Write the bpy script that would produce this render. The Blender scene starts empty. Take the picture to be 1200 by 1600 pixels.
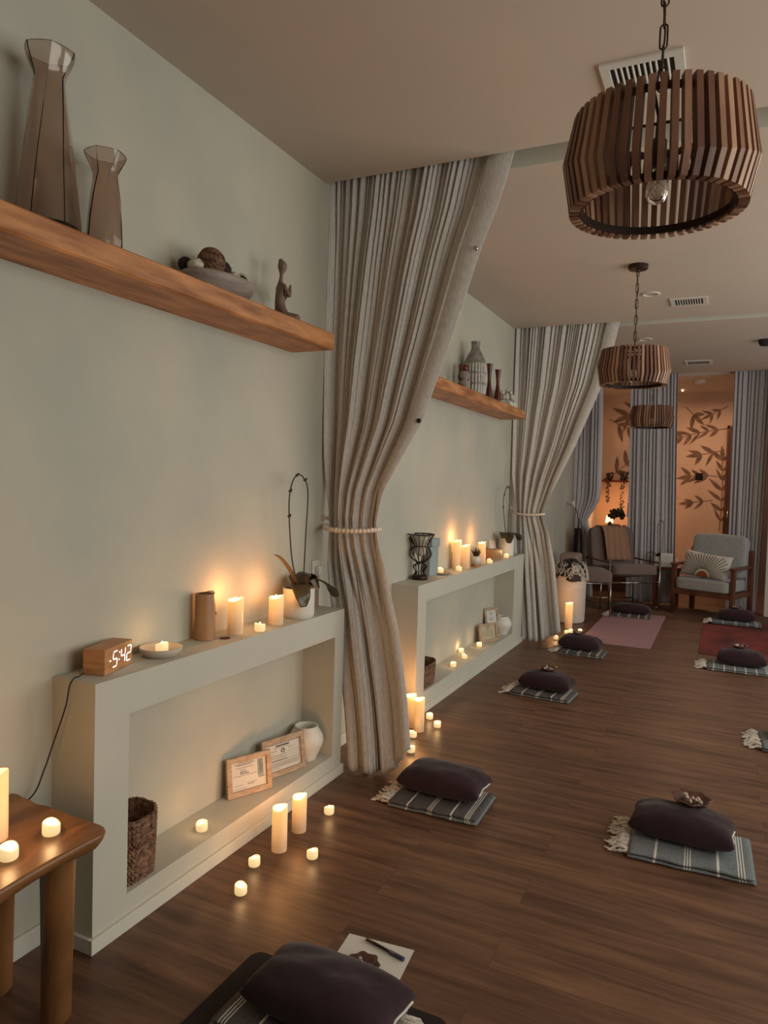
import bpy, bmesh, math, random
from mathutils import Vector, Matrix, noise
random.seed(7)
PI = math.pi
sc = bpy.context.scene
COL = sc.collection

# ------------------------------------------------------------ camera, light, exposure
F_PX = 1120.2
YAW, PITCH, ROLL = 0.44374, 0.04171, 0.02989
CAMLOC = Vector((1.7833, 0.0, 1.4))
cam = bpy.data.cameras.new('camera'); camo = bpy.data.objects.new('camera', cam); COL.objects.link(camo)
cam.sensor_fit = 'VERTICAL'; cam.sensor_height = 36.0; cam.lens = F_PX * 36.0 / 1600.0
cam.clip_start = 0.02
fw = Vector((-math.sin(YAW)*math.cos(PITCH), math.cos(YAW)*math.cos(PITCH), -math.sin(PITCH)))
rt = Vector((math.cos(YAW), math.sin(YAW), 0)); up = rt.cross(fw)
r2 = math.cos(ROLL)*rt + math.sin(ROLL)*up; u2 = -math.sin(ROLL)*rt + math.cos(ROLL)*up
M = Matrix((r2, u2, -fw)).transposed().to_4x4(); M.translation = CAMLOC
camo.matrix_world = M
sc.camera = camo

sc.view_settings.view_transform = 'Standard'; sc.view_settings.look = 'None'
sc.view_settings.gamma = 1; sc.view_settings.use_curve_mapping = False
sc.view_settings.exposure = 0.0

world = bpy.data.worlds.new('world'); sc.world = world; world.use_nodes = True
bg = world.node_tree.nodes['Background']
bg.inputs['Color'].default_value = (0.55, 0.68, 0.80, 1); bg.inputs['Strength'].default_value = 0.8

def area(name, loc, rot, sx, sy, power, col):
    l = bpy.data.lights.new(name, 'AREA'); l.shape = 'RECTANGLE'; l.size = sx; l.size_y = sy
    l.energy = power; l.color = col
    o = bpy.data.objects.new(name, l); o.location = loc; o.rotation_euler = rot; COL.objects.link(o); return o
# daylight entering by the street windows of the right-hand wall, and the warm lit room at the far end
DAY = (0.98, 0.95, 0.85)
area('window_daylight', (4.05, 1.35, 1.75), (0, PI/2, 0), 1.9, 2.4, 46, DAY)
area('window_daylight', (4.05, 4.6, 1.75), (0, PI/2, 0), 1.9, 2.6, 58, DAY)
area('window_daylight', (4.05, 7.6, 1.75), (0, PI/2, 0), 1.7, 1.6, 14, (0.9, 0.93, 0.95))
area('back_room_light', (1.5, 10.2, 2.7), (0, 0, 0), 1.2, 0.8, 18, (1.0, 0.66, 0.44))

# ------------------------------------------------------------ materials
def srgb(r, g, b):
    f = lambda c: (c/255/12.92) if c/255 <= 0.04045 else ((c/255+0.055)/1.055)**2.4
    return (f(r), f(g), f(b), 1)
def mat(name, col, rough=0.6, metal=0.0, var=0.0, scale=8.0, stretch=(1,1,1), bump=0.0, bscale=60.0, col2=None, spec=0.5, emit=None, es=0.0, trans=0.0, sheen=0.0, detail=4):
    m = bpy.data.materials.new(name); m.use_nodes = True
    nt = m.node_tree; b = nt.nodes['Principled BSDF']
    b.inputs['Base Color'].default_value = col; b.inputs['Roughness'].default_value = rough
    b.inputs['Metallic'].default_value = metal; b.inputs['Specular IOR Level'].default_value = spec
    if trans: b.inputs['Transmission Weight'].default_value = trans
    if sheen: b.inputs['Sheen Weight'].default_value = sheen
    tc = nt.nodes.new('ShaderNodeTexCoord'); mp = nt.nodes.new('ShaderNodeMapping')
    nt.links.new(tc.outputs['Object'], mp.inputs['Vector']); mp.inputs['Scale'].default_value = stretch
    n = nt.nodes.new('ShaderNodeTexNoise'); n.inputs['Scale'].default_value = scale; n.inputs['Detail'].default_value = detail
    nt.links.new(mp.outputs['Vector'], n.inputs['Vector'])
    c2 = col2 if col2 else tuple(min(1, c*(1-var)) for c in col[:3]) + (1,)
    rp = nt.nodes.new('ShaderNodeValToRGB'); rp.color_ramp.elements[0].position = 0.33; rp.color_ramp.elements[1].position = 0.67
    rp.color_ramp.elements[0].color = c2; rp.color_ramp.elements[1].color = col
    nt.links.new(n.outputs['Fac'], rp.inputs['Fac']); nt.links.new(rp.outputs['Color'], b.inputs['Base Color'])
    if bump:
        n2 = nt.nodes.new('ShaderNodeTexNoise'); n2.inputs['Scale'].default_value = bscale; n2.inputs['Detail'].default_value = 3
        nt.links.new(mp.outputs['Vector'], n2.inputs['Vector'])
        bp = nt.nodes.new('ShaderNodeBump'); bp.inputs['Strength'].default_value = bump; bp.inputs['Distance'].default_value = 0.01
        nt.links.new(n2.outputs['Fac'], bp.inputs['Height']); nt.links.new(bp.outputs['Normal'], b.inputs['Normal'])
    if emit:
        b.inputs['Emission Color'].default_value = emit; b.inputs['Emission Strength'].default_value = es
    return m

M_WALL = mat('limewash wall', srgb(191,184,166), 0.85, var=0.14, scale=1.7, col2=srgb(173,172,160), bump=0.08, bscale=25, spec=0.2)
M_CEIL = mat('ceiling paint', srgb(206,190,174), 0.8, var=0.02, scale=3, spec=0.2)
M_LEDGE = mat('ledge paint', srgb(193,189,175), 0.7, var=0.04, scale=5, spec=0.3)
M_TRIM = mat('trim paint', srgb(206,202,188), 0.5, var=0.02, scale=5, spec=0.4)
M_FARW = mat('far wall paint', srgb(214,178,150), 0.8, var=0.1, scale=3)
M_LEAF = mat('mural leaf print', srgb(140,104,80), 0.8, var=0.55, scale=14)
M_DOOR = mat('dark door', srgb(96,66,54), 0.35, var=0.2, scale=4)
M_SHELF = mat('shelf pine', srgb(204,140,86), 0.45, scale=9, stretch=(2.0,0.45,2.6), col2=srgb(140,84,44), bump=0.1, bscale=30, detail=8)
M_TABLE = mat('acacia wood', srgb(154,104,60), 0.38, scale=6, stretch=(2.6,0.4,.6), col2=srgb(90,56,30), bump=0.05, detail=8)
M_OAK = mat('oak frame', srgb(184,160,134), 0.5, scale=24, stretch=(1,1,4), col2=srgb(154,126,100))
M_BAMBOO = mat('bamboo', srgb(176,130,88), 0.45, scale=20, stretch=(1,1,.15), col2=srgb(150,104,66))
M_CLOCK = mat('clock wood', srgb(196,140,90), 0.45, scale=14, stretch=(1,1,5), col2=srgb(166,110,66))
M_WALNUT = mat('walnut', srgb(110,62,40), 0.45, scale=12, stretch=(1,1,.3), col2=srgb(74,38,24))
M_DKWOOD = mat('dark turned wood', srgb(104,40,24), 0.3, scale=12, col2=srgb(70,24,14))
M_LINEN = mat('linen curtain', srgb(210,205,198), 0.9, scale=160, stretch=(1,1,.2), col2=srgb(190,185,179), bump=0.25, bscale=420, spec=0.1, sheen=0.1)
M_LINENB = mat('far curtain', srgb(196,190,192), 0.9, scale=120, stretch=(1,1,.2), col2=srgb(176,170,172), bump=0.2, bscale=400, spec=0.1)
M_BLACK = mat('black metal', srgb(38,28,26), 0.4, metal=0.6, var=0.1)
M_IRON = mat('oiled bronze', srgb(52,34,28), 0.45, metal=0.5, var=0.2)
M_CHROME = mat('chrome tube', srgb(200,190,180), 0.2, metal=1.0, var=0.05)
M_WHITE = mat('white ceramic', srgb(220,214,202), 0.45, var=0.04, scale=10)
M_CREAM = mat('cream ceramic', srgb(196,184,166), 0.6, var=0.08, scale=12)
M_STONE = mat('grey stone', srgb(164,150,138), 0.7, scale=18, stretch=(1,.4,2), col2=srgb(128,114,104), bump=0.15, bscale=40)
M_GREYCARD = mat('blue grey card', srgb(150,160,158), 0.7, var=0.05)
M_TAUPE = mat('taupe card', srgb(150,124,112), 0.7, var=0.05)
M_PLUM = mat('plum cotton', srgb(58,39,44), 0.95, scale=6, col2=srgb(46,29,34), bump=0.35, bscale=14, spec=0.15, sheen=0.15)
M_TOWEL = mat('grey towel', srgb(104,98,96), 0.95, scale=240, col2=srgb(72,68,68), bump=0.4, bscale=300, spec=0.1)
M_TOWELB = mat('blue grey towel', srgb(134,138,138), 0.95, scale=240, col2=srgb(98,104,106), bump=0.4, bscale=300, spec=0.1)
M_STRIPE = mat('towel stripe', srgb(214,208,196), 0.95, var=0.1, scale=200)
M_FRINGE = mat('cotton fringe', srgb(214,204,190), 0.95, var=0.2, scale=120, bump=0.4, bscale=200)
M_MATDK = mat('dark yoga mat', srgb(26,13,15), 0.9, var=0.1, scale=60, bump=0.2, bscale=300)
M_MATPK = mat('pink yoga mat', srgb(164,124,128), 0.9, var=0.08, scale=6, bump=0.2, bscale=300)
M_MATRD = mat('red yoga mat', srgb(132,44,34), 0.8, scale=3.2, stretch=(1.4,.7,1), col2=srgb(76,24,20), bump=0.1, bscale=200, detail=6)
M_PAPER = mat('paper', srgb(206,202,192), 0.8, var=0.02)
M_PAPERY = mat('ivory paper', srgb(196,182,150), 0.8, var=0.04)
M_INK = mat('ink', srgb(62,58,56), 0.8)
M_INKG = mat('grey green print', srgb(134,144,138), 0.8)
M_ORCH = mat('orchid leaf', srgb(84,72,42), 0.35, scale=8, col2=srgb(54,42,26))
M_LEAFL = mat('long leaf', srgb(112,96,56), 0.45, scale=8, col2=srgb(80,64,36))
M_STEM = mat('orchid stem', srgb(56,30,18), 0.5, var=0.1)
M_SOIL = mat('soil', srgb(44,24,16), 0.9, var=0.3, scale=60, bump=0.5)
M_BASKET = mat('water hyacinth', srgb(150,112,84), 0.75, scale=55, col2=srgb(74,42,28), bump=0.4, bscale=90)
M_CLAY = mat('taupe clay', srgb(124,98,86), 0.65, var=0.1, scale=20)
M_TWIG = mat('woven twig', srgb(138,100,72), 0.8, scale=26, stretch=(1,1,3), col2=srgb(70,42,28), bump=0.9, bscale=50)
M_DKBALL = mat('dark brown ball', srgb(46,22,18), 0.85, var=0.3, scale=40, bump=0.6)
M_CREAMB = mat('cream ball', srgb(206,200,178), 0.8, scale=30, col2=srgb(150,140,118), bump=0.8, bscale=40)
M_GLASSV = bpy.data.materials.new('smoked glass'); M_GLASSV.use_nodes = True
_b = M_GLASSV.node_tree.nodes['Principled BSDF']; _b.inputs['Base Color'].default_value = (0.72,0.60,0.53,1)
_b.inputs['Transmission Weight'].default_value = 1.0; _b.inputs['Roughness'].default_value = 0.0; _b.inputs['IOR'].default_value = 1.42
M_GLASS = bpy.data.materials.new('clear bulb glass'); M_GLASS.use_nodes = True
_b = M_GLASS.node_tree.nodes['Principled BSDF']; _b.inputs['Base Color'].default_value = (0.95,0.86,0.75,1)
_b.inputs['Transmission Weight'].default_value = 1.0; _b.inputs['Roughness'].default_value = 0.02; _b.inputs['IOR'].default_value = 1.3
M_BEAD = mat('wooden bead', srgb(232,212,190), 0.4, var=0.08)
M_VASEG = mat('grey glazed vase', srgb(158,150,140), 0.4, scale=30, col2=srgb(112,106,98), bump=0.2)
M_VASEW = mat('white glaze rib', srgb(204,200,190), 0.4, var=0.1)
M_CHAIRG = mat('grey chair fabric', srgb(122,102,94), 0.95, var=0.12, scale=60, bump=0.3, bscale=200, sheen=0.1)
M_CHAIRB = mat('blue grey upholstery', srgb(174,172,168), 0.95, scale=90, col2=srgb(144,146,146), bump=0.3, bscale=260)
M_THROW = mat('tan throw', srgb(168,126,100), 0.95, var=0.15, scale=30, bump=0.3, bscale=160)
M_RUG = mat('jute rug', srgb(124,88,60), 0.95, scale=90, col2=srgb(84,54,36), bump=0.6, bscale=160)
M_RUST = mat('rust cotton', srgb(140,72,34), 0.9, var=0.1)
M_BIN = mat('white metal bin', srgb(210,200,186), 0.5, var=0.04)
M_BLANK = mat('dark knit blanket', srgb(70,60,62), 0.95, scale=50, col2=srgb(38,30,32), bump=0.8, bscale=90)
M_VENTDK = mat('vent interior', srgb(44,38,40), 0.8)
M_PLASTIC = mat('white plastic', srgb(214,210,200), 0.35, var=0.02)
M_TISSUE = mat('tissue', srgb(222,218,210), 0.9)
M_GLOWW = mat('clock digits', (1,1,1,1), 0.5, emit=(0.92,1,1,1), es=2.5)
M_FIL = mat('candle flame bulb', (1,.8,.5,1), 0.5, emit=(1,.72,.36,1), es=9)
M_WALLG = mat('shadow green wall', srgb(150,146,134), 0.8, var=0.05)
M_TWINE = mat('dark twine', srgb(40,22,18), 0.8)
M_SMOKE = mat('charcoal jar', srgb(60,36,26), 0.3, var=0.3, scale=20)
M_COPPER = mat('amber jar', srgb(170,88,36), 0.25, var=0.3, scale=20)
M_PLANT = mat('trailing plant', srgb(52,40,24), 0.7, var=0.4, scale=40)

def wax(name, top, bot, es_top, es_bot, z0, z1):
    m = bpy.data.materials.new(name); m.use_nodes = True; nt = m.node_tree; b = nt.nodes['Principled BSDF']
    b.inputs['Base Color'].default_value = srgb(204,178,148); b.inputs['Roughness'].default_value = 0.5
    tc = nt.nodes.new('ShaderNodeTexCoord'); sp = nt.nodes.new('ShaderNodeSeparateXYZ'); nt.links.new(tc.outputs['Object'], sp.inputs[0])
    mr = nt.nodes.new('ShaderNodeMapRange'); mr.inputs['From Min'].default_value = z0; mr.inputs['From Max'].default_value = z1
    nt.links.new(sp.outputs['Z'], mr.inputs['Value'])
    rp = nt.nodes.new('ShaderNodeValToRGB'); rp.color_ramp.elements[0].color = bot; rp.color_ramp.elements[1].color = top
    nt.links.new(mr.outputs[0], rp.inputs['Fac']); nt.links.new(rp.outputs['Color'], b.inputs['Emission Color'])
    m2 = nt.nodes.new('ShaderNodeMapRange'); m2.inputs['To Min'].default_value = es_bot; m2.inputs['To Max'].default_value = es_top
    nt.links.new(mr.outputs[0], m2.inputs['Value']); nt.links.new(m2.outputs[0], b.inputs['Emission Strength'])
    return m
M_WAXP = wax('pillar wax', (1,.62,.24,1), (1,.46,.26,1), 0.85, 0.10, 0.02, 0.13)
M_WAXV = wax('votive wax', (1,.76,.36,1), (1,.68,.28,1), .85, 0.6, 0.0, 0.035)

# slatted lamp wood: each slat its own tone
M_SLAT = mat('lamp slat', srgb(128,88,66), 0.5, scale=7, stretch=(1,1,.35), col2=srgb(80,48,34), bump=0.1)
# floor planks
def floor_mat():
    m = bpy.data.materials.new('vinyl plank floor'); m.use_nodes = True; nt = m.node_tree; b = nt.nodes['Principled BSDF']
    tc = nt.nodes.new('ShaderNodeTexCoord'); L = nt.links.new
    br = nt.nodes.new('ShaderNodeTexBrick'); br.inputs['Scale'].default_value = 1.0; br.inputs['Brick Width'].default_value = 1.22; br.inputs['Row Height'].default_value = 0.18
    br.inputs['Mortar Size'].default_value = 0.0008; br.inputs['Mortar Smooth'].default_value = 0.3; br.offset = 0.37; br.offset_frequency = 2
    br.inputs['Color1'].default_value = (0,0,0,1); br.inputs['Color2'].default_value = (1,1,1,1); br.inputs['Mortar'].default_value = (.5,.5,.5,1)
    L(tc.outputs['Object'], br.inputs['Vector'])
    mp = nt.nodes.new('ShaderNodeMapping'); mp.inputs['Scale'].default_value = (0.9, 9.0, 1); L(tc.outputs['Object'], mp.inputs['Vector'])
    add = nt.nodes.new('ShaderNodeVectorMath'); add.operation = 'MULTIPLY_ADD'; L(br.outputs['Color'], add.inputs[0]); add.inputs[1].default_value = (7,3,5); L(mp.outputs[0], add.inputs[2])
    n1 = nt.nodes.new('ShaderNodeTexNoise'); n1.inputs['Scale'].default_value = 2.2; n1.inputs['Detail'].default_value = 9; n1.inputs['Roughness'].default_value = 0.62; n1.inputs['Distortion'].default_value = 0.5
    L(add.outputs[0], n1.inputs['Vector'])
    r1 = nt.nodes.new('ShaderNodeValToRGB'); e = r1.color_ramp.elements
    e[0].position = 0.30; e[0].color = srgb(66,43,32); e[1].position = 0.72; e[1].color = srgb(130,94,70)
    L(n1.outputs['Fac'], r1.inputs['Fac'])
    n2 = nt.nodes.new('ShaderNodeTexNoise'); n2.inputs['Scale'].default_value = 1.4; n2.inputs['Detail'].default_value = 4; L(tc.outputs['Object'], n2.inputs['Vector'])
    mx = nt.nodes.new('ShaderNodeMix'); mx.data_type = 'RGBA'; mx.blend_type = 'MULTIPLY'; mx.inputs['Factor'].default_value = 0.55
    rb = nt.nodes.new('ShaderNodeValToRGB'); rb.color_ramp.elements[0].color = (.72,.70,.68,1); rb.color_ramp.elements[1].color = (1.08,1.04,1.0,1); L(br.outputs['Color'], rb.inputs['Fac'])
    L(r1.outputs['Color'], mx.inputs['A']); L(rb.outputs['Color'], mx.inputs['B'])
    mx2 = nt.nodes.new('ShaderNodeMix'); mx2.data_type = 'RGBA'; L(br.outputs['Fac'], mx2.inputs['Factor']); L(mx.outputs['Result'], mx2.inputs['A']); mx2.inputs['B'].default_value = srgb(66,42,30)
    L(mx2.outputs['Result'], b.inputs['Base Color'])
    b.inputs['Roughness'].default_value = 0.42; b.inputs['Specular IOR Level'].default_value = 0.4
    bp = nt.nodes.new('ShaderNodeBump'); bp.inputs['Strength'].default_value = 0.12; bp.inputs['Distance'].default_value = 0.004; L(n1.outputs['Fac'], bp.inputs['Height']); L(bp.outputs[0], b.inputs['Normal'])
    return m
M_FLOOR = floor_mat()

# ------------------------------------------------------------ helpers
def obj(name, bm, material, parent=None, smooth=False, loc=None):
    me = bpy.data.meshes.new(name); bm.normal_update()
    bm.to_mesh(me); bm.free()
    if isinstance(material, (list, tuple)):
        for q in material: me.materials.append(q)
    else: me.materials.append(material)
    if smooth:
        for p in me.polygons: p.use_smooth = True
    o = bpy.data.objects.new(name, me); COL.objects.link(o)
    if parent: o.parent = parent
    if loc: o.location = loc
    return o
def smooth_by_angle(o, ang=0.7):
    for p in o.data.polygons: p.use_smooth = True
    bm = bmesh.new(); bm.from_mesh(o.data)
    for e in bm.edges:
        if len(e.link_faces) == 2 and e.calc_face_angle(0) > ang: e.smooth = False
    bm.to_mesh(o.data); bm.free(); return o
def thing(name, label, cat, loc=(0,0,0), rz=0, group=None):
    o = bpy.data.objects.new(name, None); o.empty_display_size = 0.05; COL.objects.link(o)
    o.location = loc; o.rotation_euler = (0,0,rz); return tag(o, label, cat, group)
def tag(o, label, cat, group=None):
    o['label'] = label; o['category'] = cat
    if group: o['group'] = group
    return o
def struct(name, bm, m, **k):
    o = obj(name, bm, m, **k); o['kind'] = 'structure'; return o
def nb(): return bmesh.new()
def box(bm, x0, x1, y0, y1, z0, z1, bev=0, mi=0, M=None):
    t = bmesh.new(); r = bmesh.ops.create_cube(t, size=1)
    for v in t.verts: v.co = Vector(((x0+x1)/2+v.co.x*(x1-x0), (y0+y1)/2+v.co.y*(y1-y0), (z0+z1)/2+v.co.z*(z1-z0)))
    if bev: bmesh.ops.bevel(t, geom=t.edges[:], offset=bev, segments=2, affect='EDGES', profile=0.5)
    merge(bm, t, M, mi)
def merge(bm, t, M=None, mi=None):
    mp = {}
    for v in t.verts: mp[v] = bm.verts.new(M @ v.co if M else v.co)
    for f in t.faces:
        try:
            nf = bm.faces.new([mp[v] for v in f.verts]); nf.smooth = f.smooth
            nf.material_index = f.material_index if mi is None else mi
        except ValueError: pass
    t.free()
def lathe(bm, prof, n=32, mi=0, rfun=None, cx=0, cy=0, cap0=True, cap1=False):
    rings = []
    for (r, z) in prof:
        ring = []
        for i in range(n):
            a = 2*PI*i/n; rr = r*(rfun(a, z) if rfun else 1)
            ring.append(bm.verts.new((cx+rr*math.cos(a), cy+rr*math.sin(a), z)))
        rings.append(ring)
    for k in range(len(rings)-1):
        for i in range(n):
            f = bm.faces.new((rings[k][i], rings[k][(i+1)%n], rings[k+1][(i+1)%n], rings[k+1][i])); f.material_index = mi
    if cap0: bm.faces.new(rings[0][::-1]).material_index = mi
    if cap1: bm.faces.new(rings[-1]).material_index = mi
def tube(bm, pts, r, n=8, closed=False, mi=0, rad=None):
    pts = [Vector(p) for p in pts]; rings = []; N = len(pts); prev = None
    for i, p in enumerate(pts):
        if closed: t = (pts[(i+1)%N]-pts[i-1]).normalized()
        else: t = (pts[min(i+1,N-1)]-pts[max(i-1,0)]).normalized()
        a = prev if prev is not None else (Vector((0,0,1)) if abs(t.z) < .9 else Vector((1,0,0)))
        u = (a - t*a.dot(t)); 
        if u.length < 1e-6: u = t.orthogonal()
        u.normalize(); prev = u; w = t.cross(u)
        rr = rad(i/(N-1)) if rad else r
        rings.append([bm.verts.new(p + rr*(math.cos(2*PI*k/n)*u + math.sin(2*PI*k/n)*w)) for k in range(n)])
    for i in range(N if closed else N-1):
        A, B = rings[i], rings[(i+1)%N]
        for k in range(n):
            f = bm.faces.new((A[k], A[(k+1)%n], B[(k+1)%n], B[k])); f.material_index = mi; f.smooth = True
    if not closed:
        bm.faces.new(rings[0][::-1]).material_index = mi; bm.faces.new(rings[-1]).material_index = mi
def ball(bm, c, r, seg=16, ring=10, sc_=(1,1,1), mi=0, disp=0, ds=20):
    t = bmesh.new(); bmesh.ops.create_uvsphere(t, u_segments=seg, v_segments=ring, radius=r)
    for v in t.verts:
        if disp: v.co *= 1 + disp*noise.noise(v.co*ds)
        v.co = Vector((v.co.x*sc_[0], v.co.y*sc_[1], v.co.z*sc_[2])) + Vector(c)
    for f in t.faces: f.smooth = True
    merge(bm, t, None, mi)
def grid(bm, nu, nv, fn, mi=None, closed=False):
    V = [[bm.verts.new(fn(i/(nu-1), j/(nv-1))) for j in range(nv)] for i in range(nu)]
    for i in range(nu-1):
        for j in range(nv-1):
            f = bm.faces.new((V[i][j], V[i+1][j], V[i+1][j+1], V[i][j+1])); f.smooth = True
            if mi: f.material_index = mi((i+.5)/(nu-1), (j+.5)/(nv-1))
    return V
def spline(pts, n):
    P = [Vector(p) for p in pts]; out = []
    for i in range(len(P)-1):
        a = P[max(i-1,0)]; b = P[i]; c = P[i+1]; d = P[min(i+2,len(P)-1)]
        for k in range(n):
            t = k/n; out.append(0.5*((2*b)+(c-a)*t+(2*a-5*b+4*c-d)*t*t+(3*b-a-3*c+d)*t**3))
    out.append(P[-1]); return out
def interp(tab, z):
    if z <= tab[0][0]: return tab[0][1]
    for i in range(len(tab)-1):
        if z <= tab[i+1][0]:
            z0, v0 = tab[i]; z1, v1 = tab[i+1]; t = (z-z0)/(z1-z0)
            m0 = (tab[i+1][1]-tab[i-1][1])/(tab[i+1][0]-tab[i-1][0])*(z1-z0) if i > 0 else (v1-v0)
            m1 = (tab[i+2][1]-tab[i][1])/(tab[i+2][0]-tab[i][0])*(z1-z0) if i+2 < len(tab) else (v1-v0)
            return (2*t**3-3*t*t+1)*v0+(t**3-2*t*t+t)*m0+(-2*t**3+3*t*t)*v1+(t**3-t*t)*m1
    return tab[-1][1]

def lin(tab, z):
    if z <= tab[0][0]: return tab[0][1]
    for (z0, v0), (z1, v1) in zip(tab[:-1], tab[1:]):
        if z <= z1: return v0 + (v1-v0)*(z-z0)/(z1-z0)
    return tab[-1][1]
def soft(tab, z):
    return (lin(tab, z-.03) + 2*lin(tab, z) + lin(tab, z+.03))/4

# ------------------------------------------------------------ setting
H = 2.811; YB = -2.4; YE = 11.3; XR = 4.1
S1, S2, S3 = 3.0, 6.355, 9.35         # near edges of the three curtain slots
SW = 0.17
bm = nb(); box(bm, -0.3, XR+0.2, YB-0.2, YE+0.2, -0.1, 0.0); struct('floor', bm, M_FLOOR)
bm = nb()
segs = [(YB-0.2, S1), (S1+SW, S2), (S2+SW, S3), (S3+SW, YE+0.2)]
for a, b in segs: box(bm, -0.3, XR+0.2, a, b, H, H+0.30)
box(bm, -0.3, XR+0.2, YB-0.2, YE+0.2, H+0.27, H+0.37)
struct('ceiling', bm, M_CEIL)
bm = nb(); box(bm, -0.15, 0.0, YB-0.2, YE+0.2, 0, H+0.3); struct('wall_left', bm, M_WALL)
bm = nb(); box(bm, -0.15, XR+0.15, YB-0.15, YB, 0, H); struct('wall_near', bm, M_WALL)
# right wall with three window openings
bm = nb(); wins = [(0.15,2.55), (3.3,5.9), (6.8,8.4)]
box(bm, XR-0.02, XR+0.13, YB, YE, 0, 0.8); box(bm, XR-0.02, XR+0.13, YB, YE, 2.7, H)
prev = YB
for a, b in wins:
    box(bm, XR-0.02, XR+0.13, prev, a, 0.8, 2.7); prev = b
box(bm, XR-0.02, XR+0.13, prev, YE, 0.8, 2.7)
struct('wall_right', bm, M_WALL)
for i, (a, b) in enumerate(wins):
    bm = nb()
    for (p, q, r_, s) in ((a, b, 0.8, 0.85), (a, b, 2.65, 2.7), (a, a+0.05, 0.85, 2.65), (b-0.05, b, 0.85, 2.65), ((a+b)/2-0.02, (a+b)/2+0.02, 0.85, 2.65)):
        box(bm, XR+0.03, XR+0.08, p, q, r_, s)
    struct('window_%d' % (i+1), bm, M_TRIM)
bm = nb(); box(bm, 0, 0.012, YB, 1.488, 0, 0.062, 0.002); box(bm, 0, 0.012, 2.985, 3.888, 0, 0.062, 0.002); box(bm, 0, 0.012, 6.37, YE, 0, 0.062, 0.002)
struct('baseboard_left', bm, M_TRIM)
# partition at the right end of the far curtain
bm = nb(); box(bm, 2.235, 2.60, 9.20, 9.36, 0, H); struct('wall_partition', bm, M_TRIM)

bm = nb(); box(bm, 0, XR-.02, S1+SW-.006, S1+SW, H+.0005, H+.27); struct('painted_slot_light_1', bm, M_TRIM)  # added pale board, its colour imitating daylight on the slot's far face
bm = nb(); box(bm, 0, XR-.02, S2+SW-.006, S2+SW, H+.0005, H+.27); struct('painted_slot_light_2', bm, M_TRIM)  # same added board in the second slot, daylight put into its pale colour
# leaf mural on the far wall
bm = nb(); box(bm, -0.15, XR+0.15, YE, YE+0.15, 0, H)
LEAFN = [0]
def leaf(cx, cz, ang, L, W):
    n = 7; top = []; bot = []
    for i in range(n+1):
        t = i/n; w = W*math.sin(PI*t**0.8)*(1-0.15*t)
        top.append((t*L, w)); bot.append((t*L, -w))
    pts = top + bot[-2:0:-1]
    ca, sa = math.cos(ang), math.sin(ang)
    LEAFN[0] += 1; yy_ = YE-0.002-LEAFN[0]*.00012
    vs = [bm.verts.new((cx + x*ca - y*sa, yy_, cz + x*sa + y*ca)) for x, y in pts]
    try: bm.faces.new(vs).material_index = 1
    except ValueError: pass
def branch(x, z, ang, L, n, s=1.0, curve=0.0):
    px, pz = x, z
    for i in range(n):
        a = ang + curve*i/n; nx, nz = px + L/n*math.cos(a), pz + L/n*math.sin(a)
        d = Vector((-(nz-pz), 0, nx-px)).normalized()*0.006
        vs = [bm.verts.new((px+d.x, YE-0.0015, pz+d.z)), bm.verts.new((nx+d.x, YE-0.0015, nz+d.z)), bm.verts.new((nx-d.x, YE-0.0015, nz-d.z)), bm.verts.new((px-d.x, YE-0.0015, pz-d.z))]
        bm.faces.new(vs).material_index = 1
        for sg in (1, -1):
            leaf(nx, nz, a + sg*random.uniform(0.45, 1.0), s*random.uniform(.15,.25), s*random.uniform(.020,.032))
        px, pz = nx, nz
    leaf(px, pz, ang+curve, .22*s, .03*s)
branch(1.77, 2.30, PI+0.10, 0.60, 5, 1.0, 0.25); branch(1.76, 2.62, PI+0.5, 0.22, 2, .8)
branch(1.74, 2.00, PI+0.25, 0.30, 2, 1.0, -.1); branch(1.72, 0.85, PI/2-0.05, 1.0, 7, 1.0, 0.12)
branch(1.66, 1.62, PI-0.1, 0.34, 3, .95, .3); branch(1.20, 2.62, -0.8, 0.16, 1, 1.0); branch(1.62, 1.28, PI+0.15, 0.26, 2, .9)
branch(0.62, 0.95, PI/2-0.05, 1.5, 8, 1.25, -0.1); branch(0.15, 2.45, -0.5, 0.3, 2, 1.2); branch(0.72, 2.62, PI+0.4, 0.3, 2, 1.2)
branch(0.15, 1.55, 0.7, 0.35, 2, 1.2); branch(2.6, 0.5, PI/2, 1.8, 9, 1.2, .2)
struct('wall_far', bm, [M_FARW, M_LEAF])
bm = nb(); box(bm, 1.79, 2.35, YE-0.04, YE+0.02, 0, 2.3); o = struct('door_1', bm, M_DOOR)
bm = nb(); tube(bm, [(1.815, YE-0.07, 0.98), (1.815, YE-0.07, 1.14)], 0.011); obj('door_handle', bm, M_CHROME, o)
bm = nb(); box(bm, 1.765, 1.79, YE-0.06, YE, 0, 2.34); box(bm, 1.765, 2.4, YE-0.06, YE, 2.3, 2.34); struct('trim_1', bm, M_WALNUT)

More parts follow.
